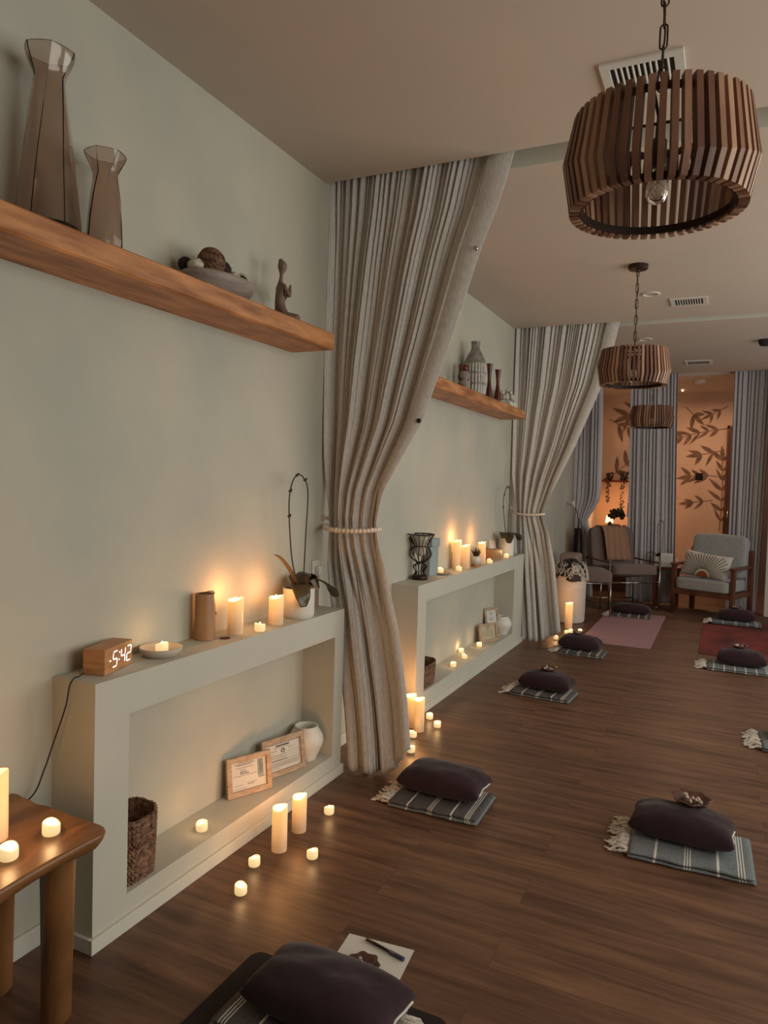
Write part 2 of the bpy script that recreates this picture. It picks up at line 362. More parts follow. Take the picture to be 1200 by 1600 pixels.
# ------------------------------------------------------------ built-in ledges with niche
XM = 0.1735; HM = 0.794
def ledge(y0, y1, oy0, oy1, oz0, oz1, label):
    bm = nb()
    box(bm, 0.0, XM, y0, oy0, 0, HM); box(bm, 0.0, XM, oy1, y1, 0, HM)
    box(bm, 0.0, XM, oy0, oy1, 0, oz0); box(bm, 0.0, XM, oy0, oy1, oz1, HM)
    bmesh.ops.remove_doubles(bm, verts=bm.verts, dist=1e-5)
    o = obj('built_in_ledge', bm, M_LEDGE); tag(o, label, 'ledge', 'built in ledges with niche')
    t = bmesh.new(); box(t, XM, XM+0.012, y0-0.012, y1+0.012, 0, 0.045, 0.002)
    box(t, 0.0, XM, y0-0.012, y0, 0, 0.045, 0.002); box(t, 0.0, XM, y1, y1+0.012, 0, 0.045, 0.002)
    b = obj('baseboard', t, M_TRIM, o)
ledge(1.490, 2.982, 1.623, 2.898, 0.110, 0.672, 'nearer white built-in wall ledge with niche, between wooden table and first curtain')
ledge(3.890, 6.345, 4.025, 6.035, 0.128, 0.686, 'farther white built-in wall ledge with niche, behind the first curtain')

# ------------------------------------------------------------ wall shelves
def shelf(y0, y1, label, skew):
    t = bmesh.new(); n = 40; W = 0.212; T = 0.073; z1 = 2.041
    V = []
    for i in range(n+1):
        y = y0 + (y1-y0)*i/n; w = 0.004*noise.noise(Vector((y*5, 0, 3))) + 0.002*noise.noise(Vector((y*21,1,0)))
        prof = [(0, z1-T), (W+w-0.004, z1-T), (W+w+0.003, z1-T+0.006), (W+w+0.001, z1-0.006), (W+w-0.006, z1), (0, z1)]
        V.append([t.verts.new((x, y, z)) for x, z in prof])
    for i in range(n):
        for k in range(6): t.faces.new((V[i][k], V[i][(k+1)%6], V[i+1][(k+1)%6], V[i+1][k]))
    t.faces.new(V[0][::-1]); t.faces.new(V[-1])
    bmesh.ops.recalc_face_normals(t, faces=t.faces)
    tag(obj('wall_shelf', t, M_SHELF), label, 'shelf', 'floating wooden wall shelves')
shelf(0.25, 2.745, 'long floating wooden shelf with two smoked glass vases, left wall', 0)
shelf(3.75, 6.05, 'floating wooden shelf with tall grey bottle vase and candlesticks, behind first curtain', 0)
ZS = 2.041

# ------------------------------------------------------------ smoked glass vases
def glass_vase(x, y, z, prof, nside, rot, label):
    bm = nb()
    def ring(s, zz, tw, inset):
        out = []
        for i in range(nside*6):
            a = 2*PI*i/(nside*6); k = PI/nside
            am = ((a + k) % (2*k)) - k
            rr = s*(0.55*math.cos(k)/math.cos(am) + 0.45) - inset
            out.append(bm.verts.new((rr*math.cos(a+tw+rot), rr*math.sin(a+tw+rot), zz)))
        return out
    outer = [ring(s, zz, tw, 0) for s, zz, tw in prof]
    inner = [ring(s, max(zz, prof[0][1]+0.02), tw, 0.005) for s, zz, tw in prof[::-1]]
    R = outer + inner
    for a, b in zip(R[:-1], R[1:]):
        for i in range(len(a)): bm.faces.new((a[i], a[(i+1)%len(a)], b[(i+1)%len(a)], b[i]))
    bm.faces.new(R[0][::-1]); bm.faces.new(R[-1])
    bmesh.ops.recalc_face_normals(bm, faces=bm.faces)
    o = obj('glass_vase', bm, M_GLASSV, loc=(x, y, z)); smooth_by_angle(o, 0.6)
    tag(o, label, 'vase', 'smoked glass vases on the shelf')
glass_vase(0.105, 1.372, ZS, [(0.080,0,0),(0.083,.03,0),(0.073,.12,.03),(0.062,.22,.10),(0.052,.31,.22),(0.043,.385,.36),(0.041,.405,.42),(0.050,.43,.50),(0.064,.462,.58),(0.067,.475,.60)], 6, 0.35, 'taller smoked brown faceted glass vase on the long shelf')
glass_vase(0.105, 1.565, ZS, [(0.052,0,0),(0.055,.03,0),(0.051,.10,.05),(0.045,.16,.14),(0.036,.218,.28),(0.034,.232,.33),(0.043,.252,.42),(0.057,.282,.50),(0.059,.290,.52)], 6, 0.9, 'shorter smoked brown faceted glass vase beside the taller one on the shelf')

# bowl of decorative balls
bm = nb()
lathe(bm, [(0.05,0),(0.09,0.006),(0.135,0.028),(0.150,0.056),(0.147,0.066),(0.140,0.066),(0.125,0.04),(0.08,0.02),(0.0001,0.018)], 40, rfun=lambda a, z: 1+0.02*math.sin(a*2+1)+0.012*math.sin(a*5))
for v in bm.verts: v.co.x *= 0.66; v.co.y *= 1.12
o = obj('stone_bowl', bm, M_STONE, smooth=True, loc=(0.108, 2.09, ZS)); tag(o, 'oval grey stone bowl holding decorative balls on the long shelf', 'bowl')
def deco(c, r, m, label, disp=0.05, ds=60, rings=False):
    bm = nb(); ball(bm, (0,0,0), r, 28, 20, disp=disp, ds=ds)
    if rings:
        for k in range(6):
            ax = Vector((1.0, -0.5+0.1*k, 0.15)).normalized(); q = r*math.cos(0.25+0.2*k); h = r*math.sin(0.25+0.2*k)
            u = ax.orthogonal().normalized(); w = ax.cross(u)
            tube(bm, [ax*h + q*1.01*(math.cos(t*PI/12)*u + math.sin(t*PI/12)*w) for t in range(24)], 0.0022, 5, closed=True)
    o = obj('decorative_ball', bm, m, smooth=True, loc=c); tag(o, label, 'ball', 'decorative balls in the stone bowl')
deco((0.105, 2.045, ZS+0.116), 0.049, M_TWIG, 'brown woven twig ball, largest in the stone bowl', 0.03, 60, True)
deco((0.085, 2.130, ZS+0.112), 0.036, M_DKBALL, 'dark brown ball behind the woven twig ball in the bowl')
deco((0.115, 2.210, ZS+0.088), 0.031, M_CREAMB, 'cream textured ball at the right end of the stone bowl', 0.12, 90)
deco((0.150, 2.120, ZS+0.076), 0.022, M_CREAMB, 'small cream speckled ball below the dark brown ball', 0.15, 90)
deco((0.148, 2.168, ZS+0.074), 0.024, M_DKBALL, 'small dark ball low in the bowl beside the cream ball')
deco((0.105, 1.965, ZS+0.080), 0.028, M_CREAMB, 'pale ball at the left end of the stone bowl', 0.1, 70)
deco((0.060, 1.965, ZS+0.092), 0.025, M_DKBALL, 'dark ball behind the pale ball, left end of bowl')

# seated figurine with pressed palms
def skin(name, pts, edges, m, parent=None, loc=(0,0,0), rz=0, sub=2):
    me = bpy.data.meshes.new(name); me.from_pydata([p[:3] for p in pts], edges, []); o = bpy.data.objects.new(name, me); COL.objects.link(o)
    md = o.modifiers.new('skin', 'SKIN'); sv = me.skin_vertices[0].data
    for i, p in enumerate(pts): sv[i].radius = (p[3], p[4] if len(p) > 4 else p[3])
    sv[0].use_root = True
    s = o.modifiers.new('sub', 'SUBSURF'); s.levels = sub; s.render_levels = sub
    md.use_smooth_shade = True
    me.materials.append(m); o.location = loc; o.rotation_euler = (0,0,rz)
    if parent: o.parent = parent
    return o
fp = [(0,0,.022,.028),(0,0,.055,.020),(-.002,0,.09,.018),(-.002,0,.122,.022),(0,0,.140,.010),(.002,0,.160,.0065),(.003,0,.178,.0075),(.006,0,.192,.017),(.006,0,.208,.019),(-.001,0,.222,.008),(-.004,0,.229,.006),
 (.002,-.026,.126,.009),(.020,-.034,.088,.0075),(.034,-.004,.118,.006),(.037,-.002,.140,.0045),
 (.002,.026,.126,.009),(.024,.036,.082,.0075),(.036,.004,.118,.006),(.039,.002,.142,.0045),
 (.012,-.03,.018,.015),(.045,-.055,.014,.012),(.060,-.01,.010,.009),(.05,.02,.008,.007),
 (.012,.03,.018,.015),(.045,.058,.014,.012),(.068,.02,.012,.009),(.062,-.02,.016,.007)]
fe = [(0,1),(1,2),(2,3),(3,4),(4,5),(5,6),(6,7),(7,8),(8,9),(9,10),(3,11),(11,12),(12,13),(13,14),(3,15),(15,16),(16,17),(17,18),(0,19),(19,20),(20,21),(21,22),(0,23),(23,24),(24,25),(25,26)]
o = skin('meditation_figurine', fp, fe, M_CLAY, loc=(0.10, 2.49, ZS+0.002), rz=1.0)
o.scale = (1.18, 1.18, 1.12)
tag(o, 'taupe clay figurine sitting cross-legged with palms pressed, end of long shelf', 'figurine')

# ------------------------------------------------------------ second shelf
bm = nb(); z0 = 0
def rf(a, z): return 1 + (0.05*max(-.4, math.cos(a*22)) if z < 0.23 and (z % 0.078) > 0.012 else 0)
prof = [(0.066,0),(0.074,0.012)] + [(0.078+0.004*math.sin(i/24*PI), 0.012+0.218*i/24) for i in range(25)] + [(0.078,.236),(.066,.27),(.046,.31),(.034,.33),(.031,.345),(.031,.375),(.035,.39),(.030,.392),(.026,.36)]
lathe(bm, prof, 176, rfun=rf)
for f in bm.faces:
    c = f.calc_center_median()
    if 0.012 < c.z < 0.232 and (c.z % 0.078) > 0.012 and math.cos(22*math.atan2(c.y, c.x)) > -.1: f.material_index = 1
o = obj('bottle_vase', bm, [M_VASEG, M_VASEW], loc=(0.105, 4.99, ZS)); smooth_by_angle(o, .9); tag(o, 'tall grey bottle vase with three bands of carved ribs', 'vase')
def candlestick(x, y, h, label):
    bm = nb(); lathe(bm, [(r, z*h) for r, z in [(.026,0),(.030,.01),(.030,.05),(.024,.25),(.016,.45),(.0125,.58),(.014,.70),(.019,.85),(.024,.97),(.026,1),(.018,1),(.014,.95)]], 28)
    o = obj('candlestick', bm, M_DKWOOD, smooth=True, loc=(x, y, ZS)); smooth_by_angle(o, .9); tag(o, label, 'candlestick', 'dark turned wooden candlesticks')
candlestick(0.10, 5.36, 0.292, 'taller dark red-brown turned candlestick, next to the bottle vase')
candlestick(0.135, 5.47, 0.262, 'shorter dark red-brown turned candlestick, nearer the white coral')
bm = nb(); random.seed(5)
for k in range(26):
    a = random.uniform(0, 2*PI); rr = random.uniform(0, .068); zz = 0.052*math.sqrt(max(0, 1-(rr/.08)**2))
    ball(bm, (rr*math.cos(a)*.8, rr*math.sin(a)*1.25, .018+zz*random.uniform(.3,1.4)), random.uniform(.014,.024), 10, 7, disp=.4, ds=120)
cb = obj('coral_ornament', bm, M_VASEW, loc=(0.125, 5.78, ZS+0.048)); tag(cb, 'white coral-like ornament on a small white ribbed box', 'ornament')
bm = nb(); box(bm, -.055, .055, -.10, .10, 0, .045, .004)
for i in range(19): box(bm, .055, .058, -.094+i*.0102, -.088+i*.0102, .004, .041)
for i in range(10): box(bm, -.05+i*.0102, -.044+i*.0102, -.103, -.10, .004, .041)
o = obj('ribbed_box', bm, M_WHITE, loc=(0.125, 5.80, ZS)); tag(o, 'small white ribbed box under the coral ornament, end of second shelf', 'box')
bm = nb()
lathe(bm, [(.034,0),(.036,.01),(.036,.03),(.028,.034),(.036,.04),(.038,.065),(.03,.07),(.02,.075),(.02,.085),(.034,.095),(.036,.12),(.026,.135),(.014,.14)], 20)
o = obj('stacked_ornament', bm, M_STONE, smooth=True, loc=(0.125, 4.72, ZS)); tag(o, 'small grey stacked ornament with brown cap, left of bottle vase', 'ornament')
bm = nb(); lathe(bm, [(.012,.135),(.020,.145),(.024,.17),(.018,.18),(.0001,.182)], 16); obj('cap', bm, M_DKWOOD, o, smooth=True)
bm = nb(); lathe(bm, [(.022,0),(.026,.02),(.018,.04),(.024,.06),(.014,.09),(.022,.12),(.014,.16),(.022,.20),(.0001,.215)], 18)
o = obj('wooden_ornament', bm, M_DKWOOD, smooth=True, loc=(0.055, 4.84, ZS)); tag(o, 'dark wooden turned ornament behind the grey stacked ornament', 'ornament')

# ------------------------------------------------------------ curtains
def curtain(name, label, yc, xl, xr, zlow, ztop, folds, seed, m, amp_top=.030, band=0.10, group='linen curtains', tie=1.2, ns=460, nz=110, depth=None):
    random.seed(seed); ph = [random.uniform(0, 6.28) for _ in range(8)]
    root = thing(name, label, 'curtain', (0, yc, 0), 0, group)
    def warp(s):
        return s + 0.020*math.sin(2*PI*2.3*s+ph[0]) + 0.011*math.sin(2*PI*5.1*s+ph[1]) + 0.006*math.sin(2*PI*9.7*s+ph[2])
    def fn(s, t):
        zl = zlow(s); z = ztop + (zl-ztop)*t
        a, b = soft(xl, z), soft(xr, z)
        bw = band*max(0.12, min(1, (b-a)/0.9))
        w = b - a - bw
        tt = max(0, min(1, (z-tie)/(ztop-tie))) if z > tie else 0
        bl = max(0, min(1, (tie-z)/tie)) if z < tie else 0
        if s < 0.93 or not band:
            q = s/0.93 if band else s
            p = 2*PI*folds*warp(q)
            dx = a + w*q
            A = amp_top if z > tie else amp_top*(0.8+1.3*bl)
            A = A*(0.75+0.5*noise.noise(Vector((q*7, z*0.35, seed))))
            ysm = -A*(abs(math.sin(p/2))**0.6)*2
            lo = (1-0.95*min(1, bl*2.5)) if band else 1
            big = 0.022*(1-tt*0.85)*lo*math.sin(2*PI*(folds*0.21)*q+ph[3]+0.5*z) + lo*0.014*(0.2+bl)*math.sin(2*PI*folds*.37*q+ph[4]-0.4*z)
            g = 0 if z > tie else bl
            fine = (1-0.88*min(1,bl*2.2))
            calm = 0.35+0.65*min(1, max(0, 0.5+1.6*noise.noise(Vector((q*4.2, z*0.8, seed+5))))) if band else 1
            calm = calm*(1-tt**2)+tt**2
            dy = ysm*fine*calm + big*1.25*(1-.2*tt)
            if g and band:
                gg = min(1, g*2.2)
                dy += -0.060*gg*(abs(math.sin(PI*(4.6*q+0.30*math.sin(5*q+seed))))**0.55)*(1 if q < .5 else .30) + .085*gg*g*math.exp(-((q-.55)/.022)**2) - .02*gg*math.exp(-((q-.62)/.05)**2) - .012*gg*abs(math.sin(PI*24*q))**.6*math.exp(-((q-.44)/.10)**2) - .010*gg*math.sin(q*21+z*2)
            elif g: dy -= 0.045*g*(abs(math.sin(p/6+ph[5]))**0.8)
            # header gathers
            if z < zl+.07: dy -= .0022
            if z > ztop-0.10: dy += 0.006*math.sin(p*2.0)*(z-ztop+0.1)/0.1
            # bundle: rounded front at the tie
            c = 1-abs(2*q-1)**2
            near = math.exp(-((z-tie)/0.22)**2)
            dy = dy*(1-0.55*near) - 0.05*near*c
            return (dx + 0.006*math.sin(p+1.3)*(1-near), dy, z)
        else:
            q = (s-0.93)/0.07
            near = math.exp(-((z-tie)/0.22)**2)
            dx = a + w + bw*q
            return (dx, -0.060-0.02*math.sin(q*PI)*.5 + 0.050*near*(1-q) + .01*near + 0.006*math.sin(z*3.0), z)
    bm = nb(); grid(bm, ns, nz, fn)
    o = obj('panel', bm, m, root, smooth=True)
    sd = o.modifiers.new('thickness', 'SOLIDIFY'); sd.thickness = 0.0015
    return root
YC1, YC2 = S1+0.085, S2+0.085
c1 = curtain('tied_curtain', 'nearest full-length beige linen curtain tied back with beads, beside nearer ledge', YC1,
    [(0,.19),(.3,.155),(.77,.075),(1.0,.040),(1.2,.035),(1.5,.018),(2.0,.006),(3.1,.004)],
    [(0,.53),(.166,.517),(.40,.490),(.72,.435),(1.0,.355),(1.10,.318),(1.2,.300),(1.35,.333),(1.68,.528),(2.05,.655),(2.42,.770),(2.64,.855),(2.85,.915),(3.0,.94)],
    lambda s: 0.012+0.150*max(0,(s-0.62)/0.38)**1.3+0.006*math.sin(s*40), 3.02, 29, 3, M_LINEN, band=.115, amp_top=.032)
c2 = curtain('tied_curtain', 'second full-length linen curtain tied back with beads, at far ledge end', YC2,
    [(0,.14),(.3,.12),(.7,.085),(1.0,.065),(1.16,.07),(1.5,.018),(2.0,.006),(3.1,.004)],
    [(0,.535),(.123,.517),(.40,.480),(.72,.44),(1.0,.375),(1.10,.325),(1.17,.312),(1.30,.368),(1.75,.575),(2.02,.68),(2.30,.79),(2.6,.865),(2.81,.909),(3.0,.93)],
    lambda s: 0.012+0.10*max(0,(s-0.5)/0.5)**1.2+0.006*math.sin(s*40), 3.02, 27, 11, M_LINEN, tie=1.17, band=.11, amp_top=.032)
def snap(root, x, z, m=M_CHROME):
    bm = nb(); t = bmesh.new(); lathe(t, [(.011,0),(.011,.003),(.007,.006),(.0001,.007)], 16); merge(bm, t, Matrix.Translation((x,-0.078,z)) @ Matrix.Rotation(PI/2, 4, 'X')); obj('snap_button', bm, m, root, smooth=True)
snap(c1, .757, 2.425); snap(c1, .515, 1.682, M_IRON)
def beads(yc, x0, x1, z, label, n=22):
    root = thing('beaded_tieback', label, 'tieback', (0, yc, z), 0, 'wooden bead tiebacks')
    bm = nb(); cx, w = (x0+x1)/2, (x1-x0)/2; pts = []
    for i in range(41):
        a = PI + PI*i/40; pts.append((cx + (w+.014)*math.cos(a), -0.02+0.135*math.sin(a)**1*0.9, -0.012*math.sin((i/40)*PI)))
    pts = [( 0.012, 0.01, 0.012)] + pts
    tube(bm, pts, .0022, 6); obj('cord', bm, M_BEAD, root)
    bm = nb()
    for i in range(n):
        a = PI*1.02 + PI*0.96*(i+.5)/n
        ball(bm, (cx + (w+.014)*math.cos(a), -0.02+0.1215*math.sin(a), -0.012*math.sin((a-PI))), 0.0115 if i % 9 else .013, 12, 8)
    b = obj('bead_string', bm, M_BEAD, root); b['kind'] = 'stuff'
    return root
def hook(y, z, label):
    bm = nb(); t = bmesh.new(); lathe(t, [(.016,0),(.016,.004),(.006,.008),(.006,.022),(.012,.026),(.013,.034),(.008,.040),(.0001,.041)], 20)
    merge(bm, t, Matrix.Rotation(PI/2, 4, 'Y')); o = obj('wall_hook', bm, M_CREAM, smooth=True, loc=(0, y, z)); tag(o, label, 'hook', 'tieback wall hooks')
beads(YC1, .035, .300, 1.178, 'string of wooden beads tying back the nearest curtain'); hook(3.06, 1.215, 'small round cream wall hook beside the nearest curtain')
beads(YC2, .075, .312, 1.160, 'string of wooden beads tying back the second curtain'); hook(6.38, 1.20, 'small cream wall hook beside the second curtain')
YC3 = S3+0.09
for (lab, a, b, fl, sd, lows, tie) in (
    ('far grey curtain gathered at left behind the sling chairs', [(0,-.02),(1.0,.01),(1.25,0.0),(3,.0)], [(0,.30),(.8,.24),(1.0,.20),(1.25,.33),(1.4,.345),(3,.31)], 7, 21, 0.012, 1.0),
    ('far grey curtain in the middle behind the potted orchid', [(0,.70),(3,.65)], [(0,1.27),(1,1.25),(3,1.19)], 12, 22, 0.012, 0.2),
    ('far grey curtain behind the wooden armchair', [(0,1.84),(3,1.81)], [(0,2.17),(3,2.22)], 9, 23, 0.012, 0.2)):
    curtain('curtain_panel', lab, YC3, a, b, lambda s: 0.012, 3.02, fl, sd, M_LINENB, amp_top=.028, band=0, group='far curtains', tie=tie, ns=220, nz=50)

# ------------------------------------------------------------ candles
def point(name, parent, loc, e, col=(1,.44,.15), r=.012):
    l = bpy.data.lights.new(name, 'POINT'); l.energy = e; l.color = col; l.shadow_soft_size = r
    o = bpy.data.objects.new(name, l); COL.objects.link(o); o.parent = parent; o.location = loc; return o
PROTO = {}
def pillar(x, y, z, h, label, group, r=.031, e=0.85, rz=0.0):
    root = thing('pillar_candle', label, 'candle', (x, y, z), rz, group)
    key = (h, r)
    if key not in PROTO:
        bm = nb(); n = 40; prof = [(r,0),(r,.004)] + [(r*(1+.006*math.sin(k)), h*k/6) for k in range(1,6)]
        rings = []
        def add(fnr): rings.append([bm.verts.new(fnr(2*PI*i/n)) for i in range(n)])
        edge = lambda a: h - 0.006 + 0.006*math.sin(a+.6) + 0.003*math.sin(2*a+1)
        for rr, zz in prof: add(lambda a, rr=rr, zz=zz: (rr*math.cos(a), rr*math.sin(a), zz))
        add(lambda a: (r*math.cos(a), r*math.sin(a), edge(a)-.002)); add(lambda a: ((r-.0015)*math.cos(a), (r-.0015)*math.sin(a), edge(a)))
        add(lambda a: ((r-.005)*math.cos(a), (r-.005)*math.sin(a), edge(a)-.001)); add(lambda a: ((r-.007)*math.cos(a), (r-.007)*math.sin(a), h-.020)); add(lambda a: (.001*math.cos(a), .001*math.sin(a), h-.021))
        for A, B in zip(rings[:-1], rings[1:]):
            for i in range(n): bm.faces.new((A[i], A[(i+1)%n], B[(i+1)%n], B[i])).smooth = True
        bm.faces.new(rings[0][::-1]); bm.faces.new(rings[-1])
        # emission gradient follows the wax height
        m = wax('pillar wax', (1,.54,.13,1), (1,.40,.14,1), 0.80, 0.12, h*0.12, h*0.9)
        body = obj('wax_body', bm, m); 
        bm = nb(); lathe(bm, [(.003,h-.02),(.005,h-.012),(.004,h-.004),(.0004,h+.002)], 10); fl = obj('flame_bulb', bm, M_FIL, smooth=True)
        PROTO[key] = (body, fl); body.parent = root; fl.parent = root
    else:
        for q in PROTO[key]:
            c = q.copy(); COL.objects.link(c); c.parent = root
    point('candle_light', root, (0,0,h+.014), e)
def votive(x, y, z, label, group, e=0.10, rz=None, s=1.0):
    root = thing('votive_candle', label, 'candle', (x, y, z), random.uniform(0,6) if rz is None else rz, group)
    if 'v' not in PROTO:
        bm = nb(); n = 32; r = .0212; h = .030; rings = []
        def add(fnr): rings.append([bm.verts.new(fnr(2*PI*i/n)) for i in range(n)])
        edge = lambda a: h + .0045*math.sin(a) + .002*math.sin(2*a+1)
        for rr, zz in [(r-.003,0),(r-.001,.002),(r,.006),(r,h*.5),(r*.99,h*.8)]: add(lambda a, rr=rr, zz=zz: (rr*math.cos(a), rr*math.sin(a), zz))
        add(lambda a: (r*.98*math.cos(a), r*.98*math.sin(a), edge(a)-.002)); add(lambda a: (r*.90*math.cos(a), r*.90*math.sin(a), edge(a)))
        add(lambda a: (r*.74*math.cos(a), r*.74*math.sin(a), edge(a)-.004)); add(lambda a: (.001*math.cos(a), .001*math.sin(a), h-.006))
        for A, B in zip(rings[:-1], rings[1:]):
            for i in range(n): bm.faces.new((A[i], A[(i+1)%n], B[(i+1)%n], B[i])).smooth = True
        bm.faces.new(rings[0][::-1]); bm.faces.new(rings[-1])
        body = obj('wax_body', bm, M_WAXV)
        bm = nb(); lathe(bm, [(.003,h-.006),(.0045,h-.001),(.003,h+.003),(.0004,h+.006)], 10); fl = obj('flame_bulb', bm, M_FIL, smooth=True)
        PROTO['v'] = (body, fl); body.parent = root; fl.parent = root
    else:
        for q in PROTO['v']:
            c = q.copy(); COL.objects.link(c); c.parent = root
    point('candle_light', root, (0,0,.050), e*1.3, (1,.58,.25))
    return root
random.seed(17)
G = 'candles on the nearer ledge'
pillar(.085, 2.255, HM, .142, 'taller pillar candle beside the bamboo cylinder, nearer ledge', G)
pillar(.111, 2.498, HM, .122, 'shorter pillar candle beside the orchid pot, nearer ledge', G)
votive(.137, 2.347, HM, 'votive candle between the two pillar candles, nearer ledge', G)
votive(.092, 1.847, HM+.012, 'votive candle in the round dish beside the clock', G)
votive(.110, 2.049, .11, 'votive candle inside the nearer niche beside the basket', 'candles in the nearer niche')
G = 'candles on the floor by the nearer ledge'
pillar(.321, 2.242, 0, .172, 'left and nearer of two floor pillar candles by nearer ledge', G, r=.029)
pillar(.306, 2.405, 0, .148, 'right and shorter of two floor pillar candles by nearer ledge', G, r=.029)
votive(.368, 1.942, 0, 'floor votive candle closest to the camera by nearer ledge', G)
votive(.303, 2.109, 0, 'floor votive candle directly left of the pillar candles', G)
votive(.459, 2.255, 0, 'floor votive candle farthest out in front of the pillars', G)
votive(.337, 2.592, 0, 'lone floor votive candle right of the two pillar candles', G)
G = 'candles on the floor behind the first curtain'
pillar(.275, 3.713, 0, .190, 'pillar candle on the floor at the farther ledge corner', G)
pillar(.205, 3.755, 0, .190, 'pillar candle on the floor half hidden behind the first curtain', G)
votive(.251, 3.940, 0, 'floor votive candle nearest the farther ledge base', G)
votive(.344, 3.827, 0, 'floor votive candle right of the pillar by farther ledge', G)
votive(.285, 3.610, 0, 'floor votive candle in front of the pillar at curtain edge', G)
votive(.364, 3.399, 0, 'floor votive candle just under the first curtain hem', G)
G = 'candles on the farther ledge'
votive(.078, 4.498, HM+.010, 'votive candle in small grey dish on farther ledge', G)
votive(.120, 4.750, HM, 'votive candle in front of the tallest pillar, farther ledge', G)
pillar(.053, 4.883, HM, .205, 'tallest pillar candle on farther ledge, leftmost of three', G, e=.7)
pillar(.106, 4.926, HM, .172, 'middle pillar candle next to the succulent, farther ledge', G)
pillar(.097, 5.333, HM, .168, 'pillar candle between succulent and tissue box', G)
votive(.150, 5.381, HM, 'votive candle in front of the tissue box', G)
votive(.140, 5.880, HM, 'votive candle beside the farther orchid pot', G)
G = 'candles in the farther niche'
votive(.120, 4.699, .128, 'votive candle nearest the basket in farther niche', G)
votive(.110, 4.965, .128, 'second votive candle from the basket in farther niche', G)
votive(.030, 5.120, .128, 'votive candle at the niche back wall, farther niche', G)
votive(.085, 5.390, .128, 'votive candle beside the small frames in farther niche', G)
G = 'candles on the floor by the white bin'
pillar(.430, 7.20, 0, .26, 'tall pillar candle on the floor before the white bin', G, r=.037, e=.8)
votive(.464, 6.932, 0, 'left of two touching votive candles before the tall pillar', G)
votive(.490, 7.000, 0, 'right of two touching votive candles before the tall pillar', G)
votive(.570, 7.060, 0, 'votive candle standing right of the touching pair', G)
votive(.430, 6.620, 0, 'floor votive candle behind a plum cushion near second curtain', G)
pillar(.300, 7.10, 0, .20, 'pillar candle on floor hidden low behind second curtain hem', G, e=.6)

# ------------------------------------------------------------ things on the nearer ledge
ck = thing('digital_clock', 'wooden block digital clock with glowing white digits reading -5:42', 'clock', (.0715, 1.634, HM), 0.30)
ck.scale = (1, .86, 1)
bm = nb(); box(bm, -.036, .036, -.098, .098, 0, .078, .003); obj('case', bm, M_CLOCK, ck)
def seg_digit(bm, y0, z0, w, h, segs, t=.0032):
    sl = 0.14
    P = {'a':((0,h),(w,h)),'b':((w,h),(w,h/2)),'c':((w,h/2),(w,0)),'d':((0,0),(w,0)),'e':((0,h/2),(0,0)),'f':((0,h),(0,h/2)),'g':((0,h/2),(w,h/2))}
    for s in segs:
        (a, b), (c, d) = P[s]
        dx, dz = c-a, d-b; L = math.hypot(dx, dz); ux, uz = dx/L, dz/L; a += ux*.002; b += uz*.002; c -= ux*.002; d -= uz*.002
        nx, nz = -uz*t/2, ux*t/2
        q = [(a+nx, b+nz), (c+nx, d+nz), (c-nx, d-nz), (a-nx, b-nz)]
        f1 = [bm.verts.new((.0366, y0+yy+sl*zz, z0+zz)) for yy, zz in q]; bm.faces.new(f1)
bm = nb()
seg_digit(bm, -.072, .018, .014, .042, 'g')
seg_digit(bm, -.046, .016, .028, .046, 'acdfg')
for zz in (.030, .052): box(bm, .036, .0366, -.004+.14*(zz-.02), .000+.14*(zz-.02), zz, zz+.004)
seg_digit(bm, .010, .016, .028, .046, 'bcfg'); seg_digit(bm, .052, .016, .028, .046, 'abdeg')
obj('digits', bm, M_GLOWW, ck)
bm = nb(); tube(bm, spline([(.075,1.535,.803),(.085,1.51,.800),(.09,1.488,.800),(.088,1.474,.78),(.082,1.466,.72),(.06,1.445,.62),(.045,1.425,.54),(.03,1.395,.47),(.010,1.30,.44),(.008,1.1,.43)], 8), .0022, 6)
tag(obj('power_cord', bm, M_TWINE), 'thin dark power cord running from the clock down the wall', 'cord')
def dish(x, y, z, r, h, m, label, g):
    bm = nb(); lathe(bm, [(r*.62,0),(r*.8,.002),(r*.97,h*.6),(r,h),(r*.95,h),(r*.9,h*.7),(r*.7,.010),(.0001,.008)], 40)
    tag(obj('candle_dish', bm, m, smooth=True, loc=(x,y,z)), label, 'dish', g)
dish(.088, 1.847, HM, .071, .030, M_CREAM, 'round cream ceramic dish holding a votive beside the clock', 'candle dishes')
dish(.075, 4.498, HM, .070, .012, M_STONE, 'flat grey dish holding a votive beside the wire goblet', 'candle dishes')
ch = thing('bamboo_chime', 'upright bamboo cylinder with dark cord loop on nearer ledge', 'chime', (.050, 2.118, HM))
bm = nb(); lathe(bm, [(.037,0),(.039,.002),(.037,.165),(.036,.172),(.031,.172),(.030,.14),(.0001,.139)], 36); obj('tube', bm, M_BAMBOO, ch, smooth=True); smooth_by_angle(ch.children[0])
bm = nb(); tube(bm, spline([(.0,-.036,.173),(.01,-.01,.178),(.0,.02,.177),(.012,.036,.172),(.014,.040,.12),(.013,.040,.10)], 6), .0018, 6)
tube(bm, [(.013, .040+.008*math.cos(a*PI/8), .092+.008*math.sin(a*PI/8)) for a in range(16)], .0015, 5, closed=True); obj('cord', bm, M_TWINE, ch)
bm = nb(); lathe(bm, [(.020,0),(.021,.002),(.020,.004),(.0001,.0045)], 24); tag(obj('wooden_disc', bm, M_DKWOOD, smooth=True, loc=(.105,2.170,HM)), 'small dark wooden disc lying at the bamboo cylinder foot', 'disc')

